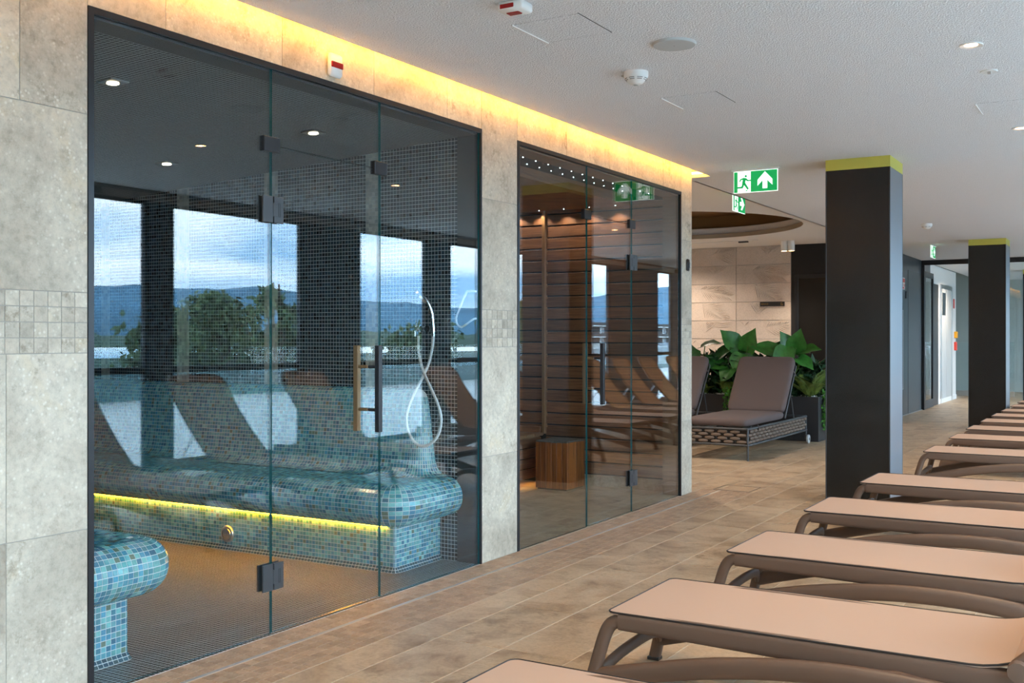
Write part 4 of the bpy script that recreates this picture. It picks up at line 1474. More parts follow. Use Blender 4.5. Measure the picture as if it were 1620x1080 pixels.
def make_lounger():
    t = thing('sun_lounger', 'x', 'sun lounger', group='taupe sun loungers in the row by the windows')
    for s in (-1, 1):
        y = s * 0.284
        rp = smooth_path([(0.045, y, LH - 0.032), (0.30, y, LH - 0.034), (0.70, y, LH - 0.038), (1.10, y, LH - 0.040), (1.50, y, LH - 0.045), (1.90, y, LH - 0.05)], 4)
        n = len(rp)
        MB().tube(rp, 0.022, 16, [0.030 + 0.008 * min(1, i / 8) for i in range(n)], power=0.5).build('side_rail', 'lounger_frame', t, 50)
        lp = smooth_path([(0.085, y, LH - 0.032), (0.035, y, LH - 0.034), (-0.002, y + s * 0.004, LH - 0.065), (-0.035, y + s * 0.012, LH * 0.5), (-0.075, y + s * 0.024, 0.012)], 5)
        m = len(lp)
        lg = MB().tube(lp, [0.020] * 3 + [0.019] * (m - 3), 12, [0.028] * 3 + [0.024] * (m - 3), up=(1, 0, 0.4), power=0.8).build('leg', 'lounger_frame', t, 50)
        MB().box(-0.075 - 0.026, -0.075 + 0.024, y + s * 0.024 - 0.020, y + s * 0.024 + 0.020, 0, 0.014, 0.002).build('foot_cap', 'black_plastic', lg)
        # long bowed brace: from low on the foot leg up to the rail and down again to the rear foot
        bp = smooth_path([(-0.052, y + s * 0.016, 0.095), (0.12, y + s * 0.024, 0.140), (0.40, y + s * 0.034, 0.205), (0.70, y + s * 0.040, 0.245), (0.98, y + s * 0.040, 0.250), (1.25, y + s * 0.036, 0.225), (1.50, y + s * 0.030, 0.165), (1.72, y + s * 0.026, 0.080), (1.80, y + s * 0.026, 0.012)], 5)
        MB().tube(bp, 0.022, 12, 0.035, power=0.75).build('side_brace', 'lounger_frame', t, 50)
        MB().tube([(0.72, y + s * 0.026, LH - 0.082), (0.98, y + s * 0.026, LH - 0.066), (1.22, y + s * 0.024, LH - 0.086)], [0.006, 0.016, 0.006], 10, [0.004, 0.016, 0.004]).build('brace_joint', 'lounger_frame', t, 60)
        MB().box(1.78, 1.83, y + s * 0.026 - 0.022, y + s * 0.026 + 0.022, 0, 0.014, 0.002).build('foot_cap', 'black_plastic', t)
    st = smooth_path([(-0.052, -0.305, 0.090), (-0.015, -0.18, 0.150), (0.0, 0, 0.170), (-0.015, 0.18, 0.150), (-0.052, 0.305, 0.090)], 6)
    MB().tube(st, 0.013, 10, 0.022, power=0.8).build('stretcher', 'lounger_frame', t, 50)
    MB().box(1.86, 1.90, -0.30, 0.30, LH - 0.075, LH - 0.035, 0.008).build('rear_bar', 'lounger_frame', t)
    MB().box(0.02, 0.05, -0.29, 0.29, LH - 0.050, LH - 0.014, 0.006).build('front_bar', 'lounger_frame', t)
    # sling: flat seat with rounded foot corners that curls up at the hinge
    HX = 1.30

    def outline(x):
        r = 0.032
        if x < r:
            return LW_ / 2 - r + math.sqrt(max(0, r * r - (r - x) ** 2))
        return LW_ / 2

    def zsl(x):
        return LH + 0.0 + (0.03 * ((x - 1.18) / 0.14) ** 2 if x > 1.18 else 0.0)
    xs = [0, 0.002, 0.006, 0.012, 0.02, 0.026, 0.032, 0.3, 0.6, 0.9, 1.1, 1.18, 1.22, 1.26, 1.30]
    sl = MB()
    rows = []
    for x in xs:
        o_ = outline(x)
        row = []
        for k in range(9):
            v = -1 + 2 * k / 8
            sag = 0.006 * (1 - v * v) * min(1, x / 0.2)
            row.append((x, o_ * v, zsl(x) - sag))
        rows.append(row)
    b = 0
    for dz in (0, -0.008):
        for row in rows:
            for p in row:
                sl.v.append((p[0], p[1], p[2] + dz))
    nR = len(rows)
    for lay in (0, 1):
        for i in range(nR - 1):
            for k in range(8):
                a = lay * nR * 9 + i * 9 + k
                sl._face((a, a + 9, a + 10, a + 1))
    for i in range(nR - 1):
        for k in (0, 8):
            a = i * 9 + k
            sl._face((a, a + 9, a + 9 + nR * 9, a + nR * 9))
    for k in range(8):
        sl._face((k, k + 1, k + 1 + nR * 9, k + nR * 9))
    sl.build('seat_sling', 'lounger_sling', t, 40)
    pp_ = [(x, -outline(x), zsl(x) - 0.001) for x in xs[::-1]] + [(x, outline(x), zsl(x) - 0.001) for x in xs]
    MB().tube(pp_, 0.0036, 6).build('piping', 'dark_piping', t, 60)
    # backrest, raised
    A = R(50)
    ux, uz = math.cos(A), math.sin(A)
    BL = 0.82

    def bo(v):
        r = 0.10
        e = BL - v
        return LW_ / 2 - (r - math.sqrt(max(0, r * r - (r - e) ** 2)) if e < r else 0)

    def bpnt(v, wv, d):
        curve = 0.03 * math.sin(math.pi * v / BL)
        return (1.305 + ux * v - uz * (d - curve), wv, LH + 0.015 + uz * v + ux * (d - curve))
    vs = [0, 0.1, 0.2, 0.3, 0.4, 0.5, 0.6, 0.68, 0.72, 0.74, 0.76, 0.78, 0.80, 0.812, 0.818, 0.82]
    bm_ = MB()
    for d in (0.010, -0.010):
        for v in vs:
            for k in range(9):
                bm_.v.append(bpnt(v, bo(v) * (-1 + 2 * k / 8), d))
    nR = len(vs)
    for lay in (0, 1):
        for i in range(nR - 1):
            for k in range(8):
                a = lay * nR * 9 + i * 9 + k
                bm_._face((a, a + 9, a + 10, a + 1))
    bm_.build('back_sling', 'lounger_sling', t, 60)
    fr = [bpnt(v, -bo(v), 0.0) for v in vs] + [bpnt(v, bo(v), 0.0) for v in vs[::-1]]
    MB().tube(fr, 0.016, 8, up=(uz, 0, -ux)).build('back_frame', 'lounger_frame', t, 60)
    for s in (-1, 1):
        MB().lathe([(0.001, -0.03), (0.028, -0.028), (0.030, 0.0), (0.028, 0.028), (0.001, 0.03)], 14, (1.315, s * 0.315, LH + 0.005), 'y').build('pivot', 'lounger_frame', t, 40)
        MB().tube([bpnt(0.34, s * 0.20, -0.02), (1.74, s * 0.22, LH - 0.02)], 0.007, 8).build('support_strut', 'strut_metal', t, 60)
    MB().tube([(1.74, -0.29, LH - 0.02), (1.74, 0.29, LH - 0.02)], 0.010, 8).build('support_bar', 'strut_metal', t, 60)
    return t


NEAR = [2.14, 3.38, 4.60, 5.90, 7.24, 9.48, 10.87, 12.04, 13.18, 14.2, 15.2, 16.3, 17.4]
LLAB = ['nearest taupe lounger, only its foot corner showing at the bottom edge',
        'large taupe lounger in the right foreground, second from the camera',
        'taupe lounger third from the camera, just behind the large foreground one',
        'taupe lounger fourth from the camera, in front of the nearest column base',
        'taupe lounger fifth from the camera, its foot overlapping the nearest column base',
        'taupe lounger just beyond the nearest column, sixth from the camera',
        'taupe lounger seventh from the camera, second beyond the nearest column',
        'taupe lounger eighth from the camera, third beyond the nearest column',
        'taupe lounger ninth from the camera, its foot at the edge of the second column',
        'taupe lounger tenth from the camera, crossing the base of the second column',
        'taupe lounger eleventh from the camera, right of the second column',
        'taupe lounger next to last in the row beyond the second column',
        'farthest taupe lounger at the end of the row']
proto = make_lounger()
rng = random.Random(3)
for i, yn in enumerate(NEAR):
    o = proto if i == 0 else copy_tree(proto)
    o.location = (1.655 + rng.uniform(-0.012, 0.012), yn + 0.30, 0)
    o.rotation_euler = (0, 0, R(rng.uniform(-0.6, 0.6)))
    o['label'] = LLAB[i]

# ================================================================== woven loungers in the alcove
def make_woven():
    t = thing('woven_lounger', 'x', 'lounger', group='woven rope loungers in front of the planter')
    w, L, z0, z1 = 0.36, 2.25, 0.165, 0.335
    for z in (z0, z1):
        pts = []
        for (cx, cy, a0) in ((w - 0.04, 0.04, -90), (w - 0.04, L - 0.04, 0), (-w + 0.04, L - 0.04, 90), (-w + 0.04, 0.04, 180)):
            pts += [(x, y, z) for x, y in arc(cx, cy, 0.04, a0, a0 + 90, 5)]
        MB().tube(pts, 0.013, 8, closed=True).build('frame_tube', 'tube_grey', t, 60)
    for (x, y) in ((w - 0.012, 0.012), (-w + 0.012, 0.012), (w - 0.012, L - 0.012), (-w + 0.012, L - 0.012)):
        zb = 0.0 if y < 1 else 0.05
        MB().tube([(x, y, zb), (x, y, z1)], 0.012, 8).build('leg', 'tube_grey', t, 60)
    for x in (w - 0.012, -w + 0.012):
        wh = MB().lathe([(0.020, -0.014), (0.052, -0.012), (0.055, 0.0), (0.052, 0.012), (0.020, 0.014)], 20, (x + (0.03 if x > 0 else -0.03), L - 0.012, 0.055), 'x').build('wheel', 'grey_plastic', t, 40)
        MB().lathe([(0.018, -0.017), (0.018, 0.017)], 12, (x + (0.03 if x > 0 else -0.03), L - 0.012, 0.055), 'x').build('hub', 'tube_grey', wh)
    rope = MB()
    for i in range(7):
        a = math.pi * i / 6
    rope.lathe([(0.001, -0.056), (0.012, -0.050), (0.018, -0.034), (0.020, 0.0), (0.018, 0.034), (0.012, 0.050), (0.001, 0.056)], 8, (0, 0, 0), 'x', sx=0.9, sy=0.95)
    rme = rope.mesh('rope_strand', 'rattan', 60)
    nr = 4
    dz = (z1 - z0 - 0.026) / nr
    for r_ in range(nr):
        zz = z0 + 0.013 + dz * (r_ + 0.5)
        # front: strands staggered between uprights, bowing out and in
        for i in range(6):
            x = -w + 0.075 + i * 0.142 + (0 if r_ % 2 == 0 else -0.071)
            if abs(x) > w - 0.03:
                continue
            link('rope_strand', rme, t, (x, 0.008, zz))
        for i in range(18):
            y = 0.06 + i * 0.128 + (0 if r_ % 2 == 0 else 0.064)
            if y > L - 0.06:
                continue
            link('rope_strand', rme, t, (w - 0.008, y, zz), (0, 0, R(90)))
    up = MB()
    for i in range(7):
        x = -w + 0.0 + i * 0.12
        if abs(x) < w - 0.02:
            up.tube([(x, 0.012, z0), (x, 0.012, z1)], 0.005, 6)
    for i in range(19):
        up.tube([(w - 0.012, i * 0.122 + 0.0, z0), (w - 0.012, i * 0.122, z1)], 0.005, 6)
    tag(up.build('weave_uprights', 'tube_grey', t), kind='stuff')
    MB().box(-w + 0.02, w - 0.02, 0.022, 0.026, z0, z1).build('side_liner', 'black_plastic', t)
    MB().box(w - 0.026, w - 0.022, 0.03, L - 0.03, z0, z1).build('side_liner', 'black_plastic', t)

    def cushion(name, c, ux, uy, uz, hx, hy, hz, r):
        m = MB()
        nu, nv = 24, 10

        def sup(u, v):
            a, b = 2 * math.pi * u, -math.pi / 2 + math.pi * v
            def sg(x, p):
                return math.copysign(abs(x) ** p, x)
            x = hx * sg(math.cos(b), 0.35) * sg(math.cos(a), 0.16)
            y = hy * sg(math.cos(b), 0.35) * sg(math.sin(a), 0.16)
            z = hz * sg(math.sin(b), 0.55)
            return Vector(c) + Vector(ux) * x + Vector(uy) * y + Vector(uz) * z
        m.grid(sup, 48, 14, closed_u=True)
        return m.build(name, 'cushion', t, 60)
    SEAT = 1.42
    cushion('seat_cushion', (0, SEAT / 2 - 0.02, z1 + 0.065), (1, 0, 0), (0, 1, 0), (0, 0, 1), w - 0.015, SEAT / 2, 0.055, 0.03)
    A = R(52)
    d = Vector((0, math.cos(A), math.sin(A))); nn = Vector((0, -math.sin(A), math.cos(A)))
    BLn = 0.80
    base = Vector((0, SEAT - 0.06, z1 + 0.035))
    cushion('back_cushion', base + d * (BLn / 2 + 0.03) + nn * 0.055, (1, 0, 0), tuple(d), tuple(nn), w - 0.015, BLn / 2, 0.055, 0.03)
    bf = []
    for (a, b) in ((-w + 0.02, 0.0), (-w + 0.02, BLn - 0.05), (-w + 0.06, BLn), (w - 0.06, BLn), (w - 0.02, BLn - 0.05), (w - 0.02, 0.0)):
        p = base + d * b - nn * 0.012
        bf.append((a, p.y, p.z))
    MB().tube(bf, 0.012, 8, up=tuple(nn)).build('back_frame', 'tube_grey', t, 60)
    for s in (-1, 1):
        p = base + d * 0.42
        MB().tube([(s * (w - 0.03), p.y, p.z - 0.02), (s * (w - 0.03), p.y + 0.16, z1)], 0.008, 8).build('support_strut', 'tube_grey', t, 60)
        p = base + d * (BLn * 0.80)
        MB().tube([(s * (w - 0.02), p.y - 0.05, p.z + 0.03), (s * (w - 0.005), p.y - 0.01, p.z), (s * (w - 0.01), p.y + 0.03, p.z - 0.03)], 0.007, 6).build('tie', 'cushion', t, 60)
    MB().tube([(w + 0.002, 0.30, z1 + 0.03), (w + 0.012, 0.31, z1), (w + 0.004, 0.315, z1 - 0.03)], 0.008, 6).build('tie', 'cushion', t, 60)
    return t


wv = make_woven()
wv.location = (-0.66, 10.86, 0)
wv['label'] = 'brown cushioned woven lounger nearest the column, in front of the planter'
wv2 = copy_tree(wv)
wv2.location = (-1.72, 10.80, 0)
wv2['label'] = 'brown cushioned woven lounger half hidden by the end of the stone wall'

# ================================================================== planter and plants
PY0, PY1, PX0, PX1, PZ = 13.32, 13.85, -4.3, -0.215, 0.56
pb = thing('planter_box', 'long black planter box behind the woven loungers', 'planter', (0, 0, 0))
m = MB()
m.box(PX0, PX1, PY0, PY0 + 0.02, 0, PZ, 0.002)
m.box(PX0, PX1, PY1 - 0.02, PY1, 0, PZ, 0.002)
m.box(PX1 - 0.02, PX1, PY0 + 0.02, PY1 - 0.02, 0, PZ, 0.002)
m.box(PX0, PX0 + 0.02, PY0 + 0.02, PY1 - 0.02, 0, PZ, 0.002)
m.build('box_walls', 'planter_dark', pb)
MB().box(PX0 + 0.02, PX1 - 0.02, PY0 + 0.02, PY1 - 0.02, 0.0, PZ - 0.03).build('soil', 'bark', pb)
rng = random.Random(11)
gv = MB()
for i in range(420):
    x, y = rng.uniform(-2.4, PX1 - 0.04), rng.uniform(PY0 + 0.04, PY1 - 0.04)
    s_ = rng.uniform(0.012, 0.024)
    gv.obox((x, y, PZ - 0.022 + s_ * 0.5 + rng.uniform(0, 0.012)), Vector((rng.gauss(0, 1), rng.gauss(0, 1), 0.3)).normalized(), (0, 1, 0), (0, 0, 1), s_, s_ * 0.8, s_ * 0.6, s_ * 0.3)
tag(gv.build('white_gravel', 'gravel_white', pb), kind='stuff')


def leaf_surface(m, base, tip, nrm, width, curl=0.12, heart=True, nU=7, mi=0):
    base = Vector(base); tip = Vector(tip); nrm = Vector(nrm).normalized()
    ax = tip - base
    L = ax.length
    sd = ax.cross(nrm).normalized()
    nr = sd.cross(ax).normalized()
    prof = [0.0, 0.62, 0.95, 1.0, 0.86, 0.58, 0.26, 0.0] if heart else [0.0, 0.45, 0.8, 1.0, 0.95, 0.7, 0.36, 0.0]
    b = len(m.v)
    for i in range(nU + 1):
        t = i / nU
        wd = width / 2 * prof[i]
        back = -0.16 * L if (heart and 0 < i < 3) else 0.0
        for k in (-1, -0.5, 0, 0.5, 1):
            bend = nr * (-curl * L * (t - 0.35) ** 2 * 1.6 + abs(k) * wd * 0.30 + (0.012 * L * math.sin(t * 17 + k * 2) if abs(k) == 1 else 0))
            p = base + ax * t + sd * (wd * k) + bend + ax.normalized() * (back * abs(k))
            m.v.append(tuple(p))
    for i in range(nU):
        for k in range(4):
            a = b + i * 5 + k
            m._face((a, a + 5, a + 6, a + 1), mi)


def big_plant(label, x, y, leaves, mat, seed):
    """leaves: (dx, dy, height, length, width, angle in the upright plane, how far the face turns up)"""
    t = thing('elephant_ear_plant', label, 'plant', (x, y, PZ - 0.03), group='broad leaved plants in the planter')
    for (dx, dy, h, L, wd, hd, face) in leaves:
        top = Vector((dx, dy, h))
        stp = smooth_path([(dx * 0.15, dy * 0.15, 0), (dx * 0.45, dy * 0.45, h * 0.55), tuple(top)], 4)
        s = MB().tube(stp, 0.007, 6).build('leaf_stem', 'stem_green', t, 60)
        dr_ = Vector((math.cos(R(hd)), -0.35, math.sin(R(hd)))).normalized()
        m = MB()
        nrm = Vector((0.25, -math.cos(R(face)), math.sin(R(face))))
        leaf_surface(m, top - dr_ * L * 0.25, top + dr_ * L * 0.75, nrm, wd)
        m.build('leaf', mat, t, 60)
    return t


big_plant('broad leaved plant with two upright bright leaves in the middle of the planter', -1.27, 13.52,
          [(-0.09, -0.02, 0.68, 0.36, 0.27, 128, 35), (0.10, -0.05, 0.66, 0.37, 0.25, 62, 25), (0.02, -0.12, 0.50, 0.28, 0.24, 250, 50), (0.26, -0.1, 0.40, 0.26, 0.2, 20, 60), (-0.22, -0.12, 0.42, 0.28, 0.24, 190, 50), (-0.12, -0.16, 0.34, 0.26, 0.22, 240, 60)], 'leaf_bright', 1)
big_plant('broad leaved plant with large bright leaves near the right end of the planter', -0.66, 13.50,
          [(-0.20, -0.02, 0.60, 0.38, 0.25, 165, 45), (0.0, -0.10, 0.58, 0.36, 0.27, 262, 35), (0.12, -0.02, 0.64, 0.36, 0.27, 72, 30), (0.24, -0.06, 0.60, 0.32, 0.22, 10, 50), (-0.02, 0.1, 0.66, 0.30, 0.22, 110, 45), (0.22, -0.12, 0.48, 0.28, 0.2, 330, 50)], 'leaf_bright', 2)
big_plant('broad leaved plant with flat leaves at the left end of the visible planter', -1.83, 13.50,
          [(0.08, -0.05, 0.66, 0.36, 0.20, 14, 60), (-0.08, -0.1, 0.56, 0.34, 0.28, 235, 40), (0.22, -0.08, 0.48, 0.34, 0.26, 300, 45), (0.0, -0.14, 0.44, 0.34, 0.28, 265, 40), (0.3, -0.05, 0.54, 0.3, 0.24, 30, 45)], 'leaf_mid', 3)
big_plant('low dark broad leaved plant between the bright ones in the planter', -0.98, 13.56,
          [(-0.15, -0.12, 0.46, 0.32, 0.25, 225, 45), (0.05, -0.1, 0.42, 0.30, 0.24, 280, 45), (0.2, -0.05, 0.46, 0.32, 0.24, 20, 45), (-0.3, 0, 0.50, 0.30, 0.25, 160, 40), (0.1, 0.12, 0.54, 0.32, 0.24, 60, 40)], 'leaf_mid', 4)


def fern(label, x, y, n, L, seed, mat='fern_green', z=PZ - 0.03):
    rng = random.Random(seed)
    t = thing('fern', label, 'plant', (x, y, z), group='ferns in the planter')
    for i in range(n):
        a = 2 * math.pi * i / n + rng.uniform(-0.3, 0.3)
        ln = L * rng.uniform(0.75, 1.1)
        el = R(rng.uniform(48, 78))
        p0 = Vector((0, 0, 0))
        pts = []
        for k in range(9):
            s_ = k / 8
            r_ = ln * s_ * math.cos(el) * (0.7 + 0.5 * s_)
            zz = ln * s_ * math.sin(el) - 0.38 * ln * s_ ** 2.4
            pts.append(Vector((math.cos(a) * r_, math.sin(a) * r_, zz)))
        m = MB()
        m.tube(pts, [0.004 - 0.003 * k / 8 for k in range(9)], 4)
        sdv = Vector((-math.sin(a), math.cos(a), 0))
        for k in range(26):
            s_ = 0.12 + 0.86 * k / 25
            f = s_ * 8
            j = min(7, int(f))
            p = pts[j].lerp(pts[j + 1], f - j)
            tg = (pts[j + 1] - pts[j]).normalized()
            ll = ln * 0.20 * math.sin(math.pi * (0.15 + 0.82 * s_)) ** 0.8
            for sg_ in (-1, 1):
                d = (sdv * sg_ + tg * 0.45 + Vector((0, 0, -0.15))).normalized()
                wv_ = tg * 0.010
                m.quad(p - wv_, p + d * ll * 0.6 - wv_ * 0.8, p + d * ll, p + d * ll * 0.6 + wv_ * 0.8)
        m.build('frond', mat, t)
    return t


fern('large yellow green fern at the right corner of the planter', -0.34, 13.40, 13, 0.66, 1)
fern('small yellow green fern above the woven lounger backrest', -1.02, 13.38, 9, 0.44, 2)
fern('olive fern between the two woven loungers', -1.42, 13.40, 8, 0.38, 3)
fern('olive fern at the left end of the visible planter', -1.75, 13.42, 7, 0.34, 4)


def shrub(name, label, cx, cy, cz, sx, sy, sz, n, leaf, mat, seed, group=None, hang=False):
    rng = random.Random(seed)
    t = thing(name, label, 'plant', (cx, cy, cz), group=group)
    st = MB()
    for i in range(9):
        x, y, z = rng.uniform(-sx, sx) * 0.7, rng.uniform(-sy, sy) * 0.7, rng.uniform(0.2, 0.9) * sz
        st.tube(smooth_path([(x * 0.2, y * 0.2, 0), (x * 0.6, y * 0.6, z * 0.6), (x, y, z)], 3), 0.004, 5)
    st.build('stems', 'stem_green', t, 60)
    m = MB()
    for i in range(n):
        p = Vector((rng.uniform(-sx, sx), rng.uniform(-sy, sy), rng.random() * sz))
        d = Vector((rng.gauss(0, 1), rng.gauss(0, 1), rng.gauss(0, 0.6))).normalized() * leaf * rng.uniform(0.6, 1.3)
        s_ = d.cross(Vector((rng.gauss(0, 0.4), rng.gauss(0, 0.4), 1))).normalized() * d.length * 0.36
        q = d.cross(s_).normalized() * d.length * 0.12
        b = len(m.v)
        m.v += [tuple(p), tuple(p + d * 0.45 + s_ + q), tuple(p + d), tuple(p + d * 0.45 - s_ + q), tuple(p + d * 0.5)]
        m._face((b, b + 1, b + 4)); m._face((b + 1, b + 2, b + 4)); m._face((b + 2, b + 3, b + 4)); m._face((b + 3, b, b + 4))
    tag(m.build('foliage', mat, t), kind='stuff')
    return t


shrub('leafy_shrub', 'dense dark green shrub filling the planter behind the left lounger', -1.65, 13.6, PZ - 0.03, 0.42, 0.20, 0.56, 900, 0.14, 'leaf_dark', 1)
shrub('leafy_shrub', 'dense dark green shrub filling the planter behind the middle', -1.0, 13.62, PZ - 0.03, 0.42, 0.20, 0.52, 900, 0.14, 'leaf_dark', 2)
shrub('leafy_shrub', 'dense dark green shrub at the right end of the planter', -0.45, 13.62, PZ - 0.03, 0.2, 0.20, 0.46, 420, 0.12, 'leaf_dark', 3)
shrub('leafy_shrub', 'dense dark green shrub at the hidden left part of the planter', -2.6, 13.6, PZ - 0.03, 0.6, 0.2, 0.55, 400, 0.12, 'leaf_dark', 4)


def ivy(label, x, y, sx, sy, drop, n, seed):
    rng = random.Random(seed)
    t = thing('trailing_ivy', label, 'plant', (x, y, PZ), group='trailing plants over the planter edge')
    vn = MB(); m = MB()
    for i in range(12):
        ox, oy = rng.uniform(-sx, sx), rng.uniform(-sy, sy)
        ln = drop * rng.uniform(0.5, 1.0)
        vn.tube(smooth_path([(ox, oy, 0.05), (ox, oy, -ln * 0.4), (ox + rng.uniform(-0.02, 0.02), oy, -ln)], 4), 0.003, 4)
        for k in range(n // 12):
            s_ = rng.random()
            p = Vector((ox + rng.gauss(0, 0.02), oy + rng.gauss(0, 0.02), 0.10 - s_ * (ln + 0.1)))
            d = Vector((rng.gauss(0, 1), rng.gauss(0, 1), rng.gauss(-0.3, 0.6))).normalized() * rng.uniform(0.018, 0.034)
            w_ = d.cross(Vector((rng.gauss(0, 1), rng.gauss(0, 1), rng.gauss(0, 1)))).normalized() * d.length * 0.6
            m.quad(p, p + d * 0.5 + w_, p + d, p + d * 0.5 - w_)
    vn.build('vines', 'stem_green', t, 60)
    tag(m.build('foliage', 'ivy_green', t), kind='stuff')


ivy('bright green trailing plant spilling over the right end of the planter', PX1 + 0.05, 13.58, 0.04, 0.16, 0.46, 900, 1)
ivy('dark trailing plant hanging over the planter front between the loungers', -1.28, PY0 - 0.03, 0.16, 0.02, 0.42, 420, 2)

# ================================================================== ceiling and wall fittings
def downlight(i, x, y, lab, lamp=True):
    t = thing('downlight', lab, 'downlight', (x, y, CEIL), group='round downlights over the loungers')
    MB().lathe([(0.030, -0.001), (0.038, -0.004), (0.052, -0.006), (0.054, 0.0)], 28).build('trim_ring', 'white_plastic', t, 40)
    MB().lathe([(0.001, -0.0012), (0.031, -0.0012)], 24).build('lens', 'lamp_warm', t)
    ld = bpy.data.lights.new('downlight_lamp', 'SPOT')
    ld.energy = DOWNLIGHT_W; ld.color = (1.0, 0.70, 0.42); ld.spot_size = R(104); ld.spot_blend = 0.9; ld.shadow_soft_size = 0.03
    link('lamp', ld, t, (0, 0, -0.02))


DY = [-1.55, 0.79, 3.12, 5.45, 7.78, 10.11, 12.44, 14.77, 17.1, 19.3]
DL = ['hidden round downlight behind the camera', 'round downlight above the camera position', 'round downlight above the foreground loungers, out of frame',
      'round white downlight at the upper right beside the sprinkler', 'round downlight at the right edge below the ceiling hatch', 'round downlight above the sixth lounger',
      'round downlight above the eighth lounger', 'round downlight above the tenth lounger', 'round downlight near the second column', 'round downlight near the glass partition']
for i, (y, l) in enumerate(zip(DY, DL)):
    downlight(i, 2.57, y, l)
for (x, y, lab) in ((0.6, 22.6, 'far round downlight in the lobby ceiling'), (-1.3, 9.9, 'round downlight in the alcove ceiling behind the stone wall'), (-3.4, 15.7, 'added unseen fill lamp deep in the alcove near the palm relief wall'), (-3.9, 11.2, 'added unseen fill lamp at the hidden side of the alcove')):  # last two lamps are added out of view to brighten the alcove
    t = thing('downlight', lab, 'downlight', (x, y, CEIL if x > 0 else ALC), group='round downlights over the loungers')
    MB().lathe([(0.030, -0.001), (0.052, -0.006), (0.054, 0.0)], 24).build('trim_ring', 'white_plastic', t, 40)
    MB().lathe([(0.001, -0.0012), (0.031, -0.0012)], 24).build('lens', 'lamp_warm', t)
    ld = bpy.data.lights.new('downlight_lamp', 'SPOT')
    ld.energy = 190; ld.color = (1.0, 0.82, 0.66); ld.spot_size = R(150); ld.spot_blend = 0.8; ld.shadow_soft_size = 0.03
    link('lamp', ld, t, (0, 0, -0.02))

sp = thing('ceiling_speaker', 'flat round grey speaker cover on the ceiling', 'speaker', (1.37, 4.70, CEIL))
MB().lathe([(0.001, -0.013), (0.098, -0.012), (0.103, -0.006), (0.103, 0.0)], 48).build('cover', 'grey_plastic', sp, 40)
MB().lathe([(0.0005, -0.0142), (0.003, -0.0135)], 8).build('screw', 'black_plastic', sp)


def smoke(x, y, lab):
    t = thing('smoke_detector', lab, 'smoke detector', (x, y, CEIL), group='smoke detectors')
    MB().lathe([(0.064, 0.0), (0.064, -0.022), (0.060, -0.032), (0.036, -0.060), (0.022, -0.066), (0.001, -0.067)], 32).build('body', 'white_plastic', t, 35)
    for k in range(8):
        a = 2 * math.pi * k / 8
        for (r_, z) in ((0.0575, -0.0365), (0.0515, -0.0435)):
            pts = [(r_ * math.cos(a + d), r_ * math.sin(a + d), z) for d in (-0.26, -0.13, 0, 0.13, 0.26)]
            MB().tube(pts, 0.0016, 5).build('slot', 'black_plastic', t)
    MB().lathe([(0.014, -0.0665), (0.012, -0.070), (0.001, -0.0705)], 16).build('sensor', 'grey_plastic', t, 40)


smoke(0.99, 5.11, 'white smoke detector on the ceiling near the stone wall')
smoke(0.99, 13.73, 'small far smoke detector on the ceiling right of the nearest column')
bs = MB().box(-0.05, 0.05, -0.03, 0.03, -0.004, 0, 0.001)
tag(bs.build('detector_label', 'grey_plastic', None, None, (0.94, 5.17, CEIL)), 'small grey tag stuck to the ceiling beside the smoke detector', 'tag')

spk = thing('sprinkler', 'small flush white sprinkler head beside the upper right downlight', 'sprinkler', (2.58, 6.03, CEIL))
MB().lathe([(0.001, -0.004), (0.040, -0.006), (0.044, 0.0)], 24).build('cover_plate', 'white_plastic', spk, 40)
MB().box(-0.006, 0.012, -0.012, 0.012, -0.016, -0.004, 0.002).build('head', 'steel', spk)


def siren(name, lab, loc, on_wall):
    t = thing(name, lab, 'alarm', loc)
    if on_wall:
        MB().box(0, 0.032, -0.046, 0.046, -0.055, 0.055, 0.012).build('body', 'white_plastic', t, 60)
        MB().box(0.026, 0.036, -0.040, 0.040, -0.014, 0.014, 0.003).build('lens', 'red_lens', t)
    else:
        MB().box(-0.060, 0.060, -0.048, 0.048, -0.040, 0, 0.008).build('body', 'white_plastic', t, 60)
        MB().box(-0.034, 0.026, -0.018, 0.018, -0.044, -0.036, 0.003).build('lens', 'red_lens', t)
        MB().box(-0.045, 0.02, -0.051, -0.040, -0.030, -0.012, 0.002).build('lens', 'red_lens', t)


siren('ceiling_alarm', 'white box alarm with red lens on the ceiling at the top', (1.03, 3.80, CEIL), False)
siren('wall_alarm', 'white alarm with red lens band on the stone above the steam room', (0.0, 3.853, 2.575), True)

for (x0, y0, lab) in ((0.862, 4.05, 'square ceiling access hatch beside the white box alarm'), (0.868, 5.73, 'square ceiling access hatch beyond the smoke detector'), (2.41, 6.83, 'square ceiling access hatch at the right edge')):
    t = thing('access_hatch', lab, 'hatch', (x0, y0, CEIL))
    S_ = 0.335
    MB().box(0.006, S_ - 0.006, 0.006, S_ - 0.006, -0.0025, 0.001).build('hatch_cover', 'plaster', t)
    MB().box(0.0, 0.006, 0, S_, -0.007, 0.001).build('edge_trim', 'white_plastic', t)
    MB().box(S_ - 0.004, S_, 0, S_, -0.002, 0.001).build('edge_gap', 'tube_grey', t)
    MB().box(0.004, S_ - 0.003, S_ - 0.003, S_, -0.001, 0.001).build('edge_gap', 'tube_grey', t)

sw = thing('door_switch', 'small black control switch on the narrow stone pier beside the sauna', 'switch', (0.0, 8.35, 1.905))
MB().box(0, 0.018, -0.028, 0.028, -0.050, 0.050, 0.008).build('plate', 'black_plastic', sw, 60)
MB().box(0.017, 0.026, -0.012, 0.012, -0.025, 0.025, 0.004).build('rocker', 'anthracite', sw)

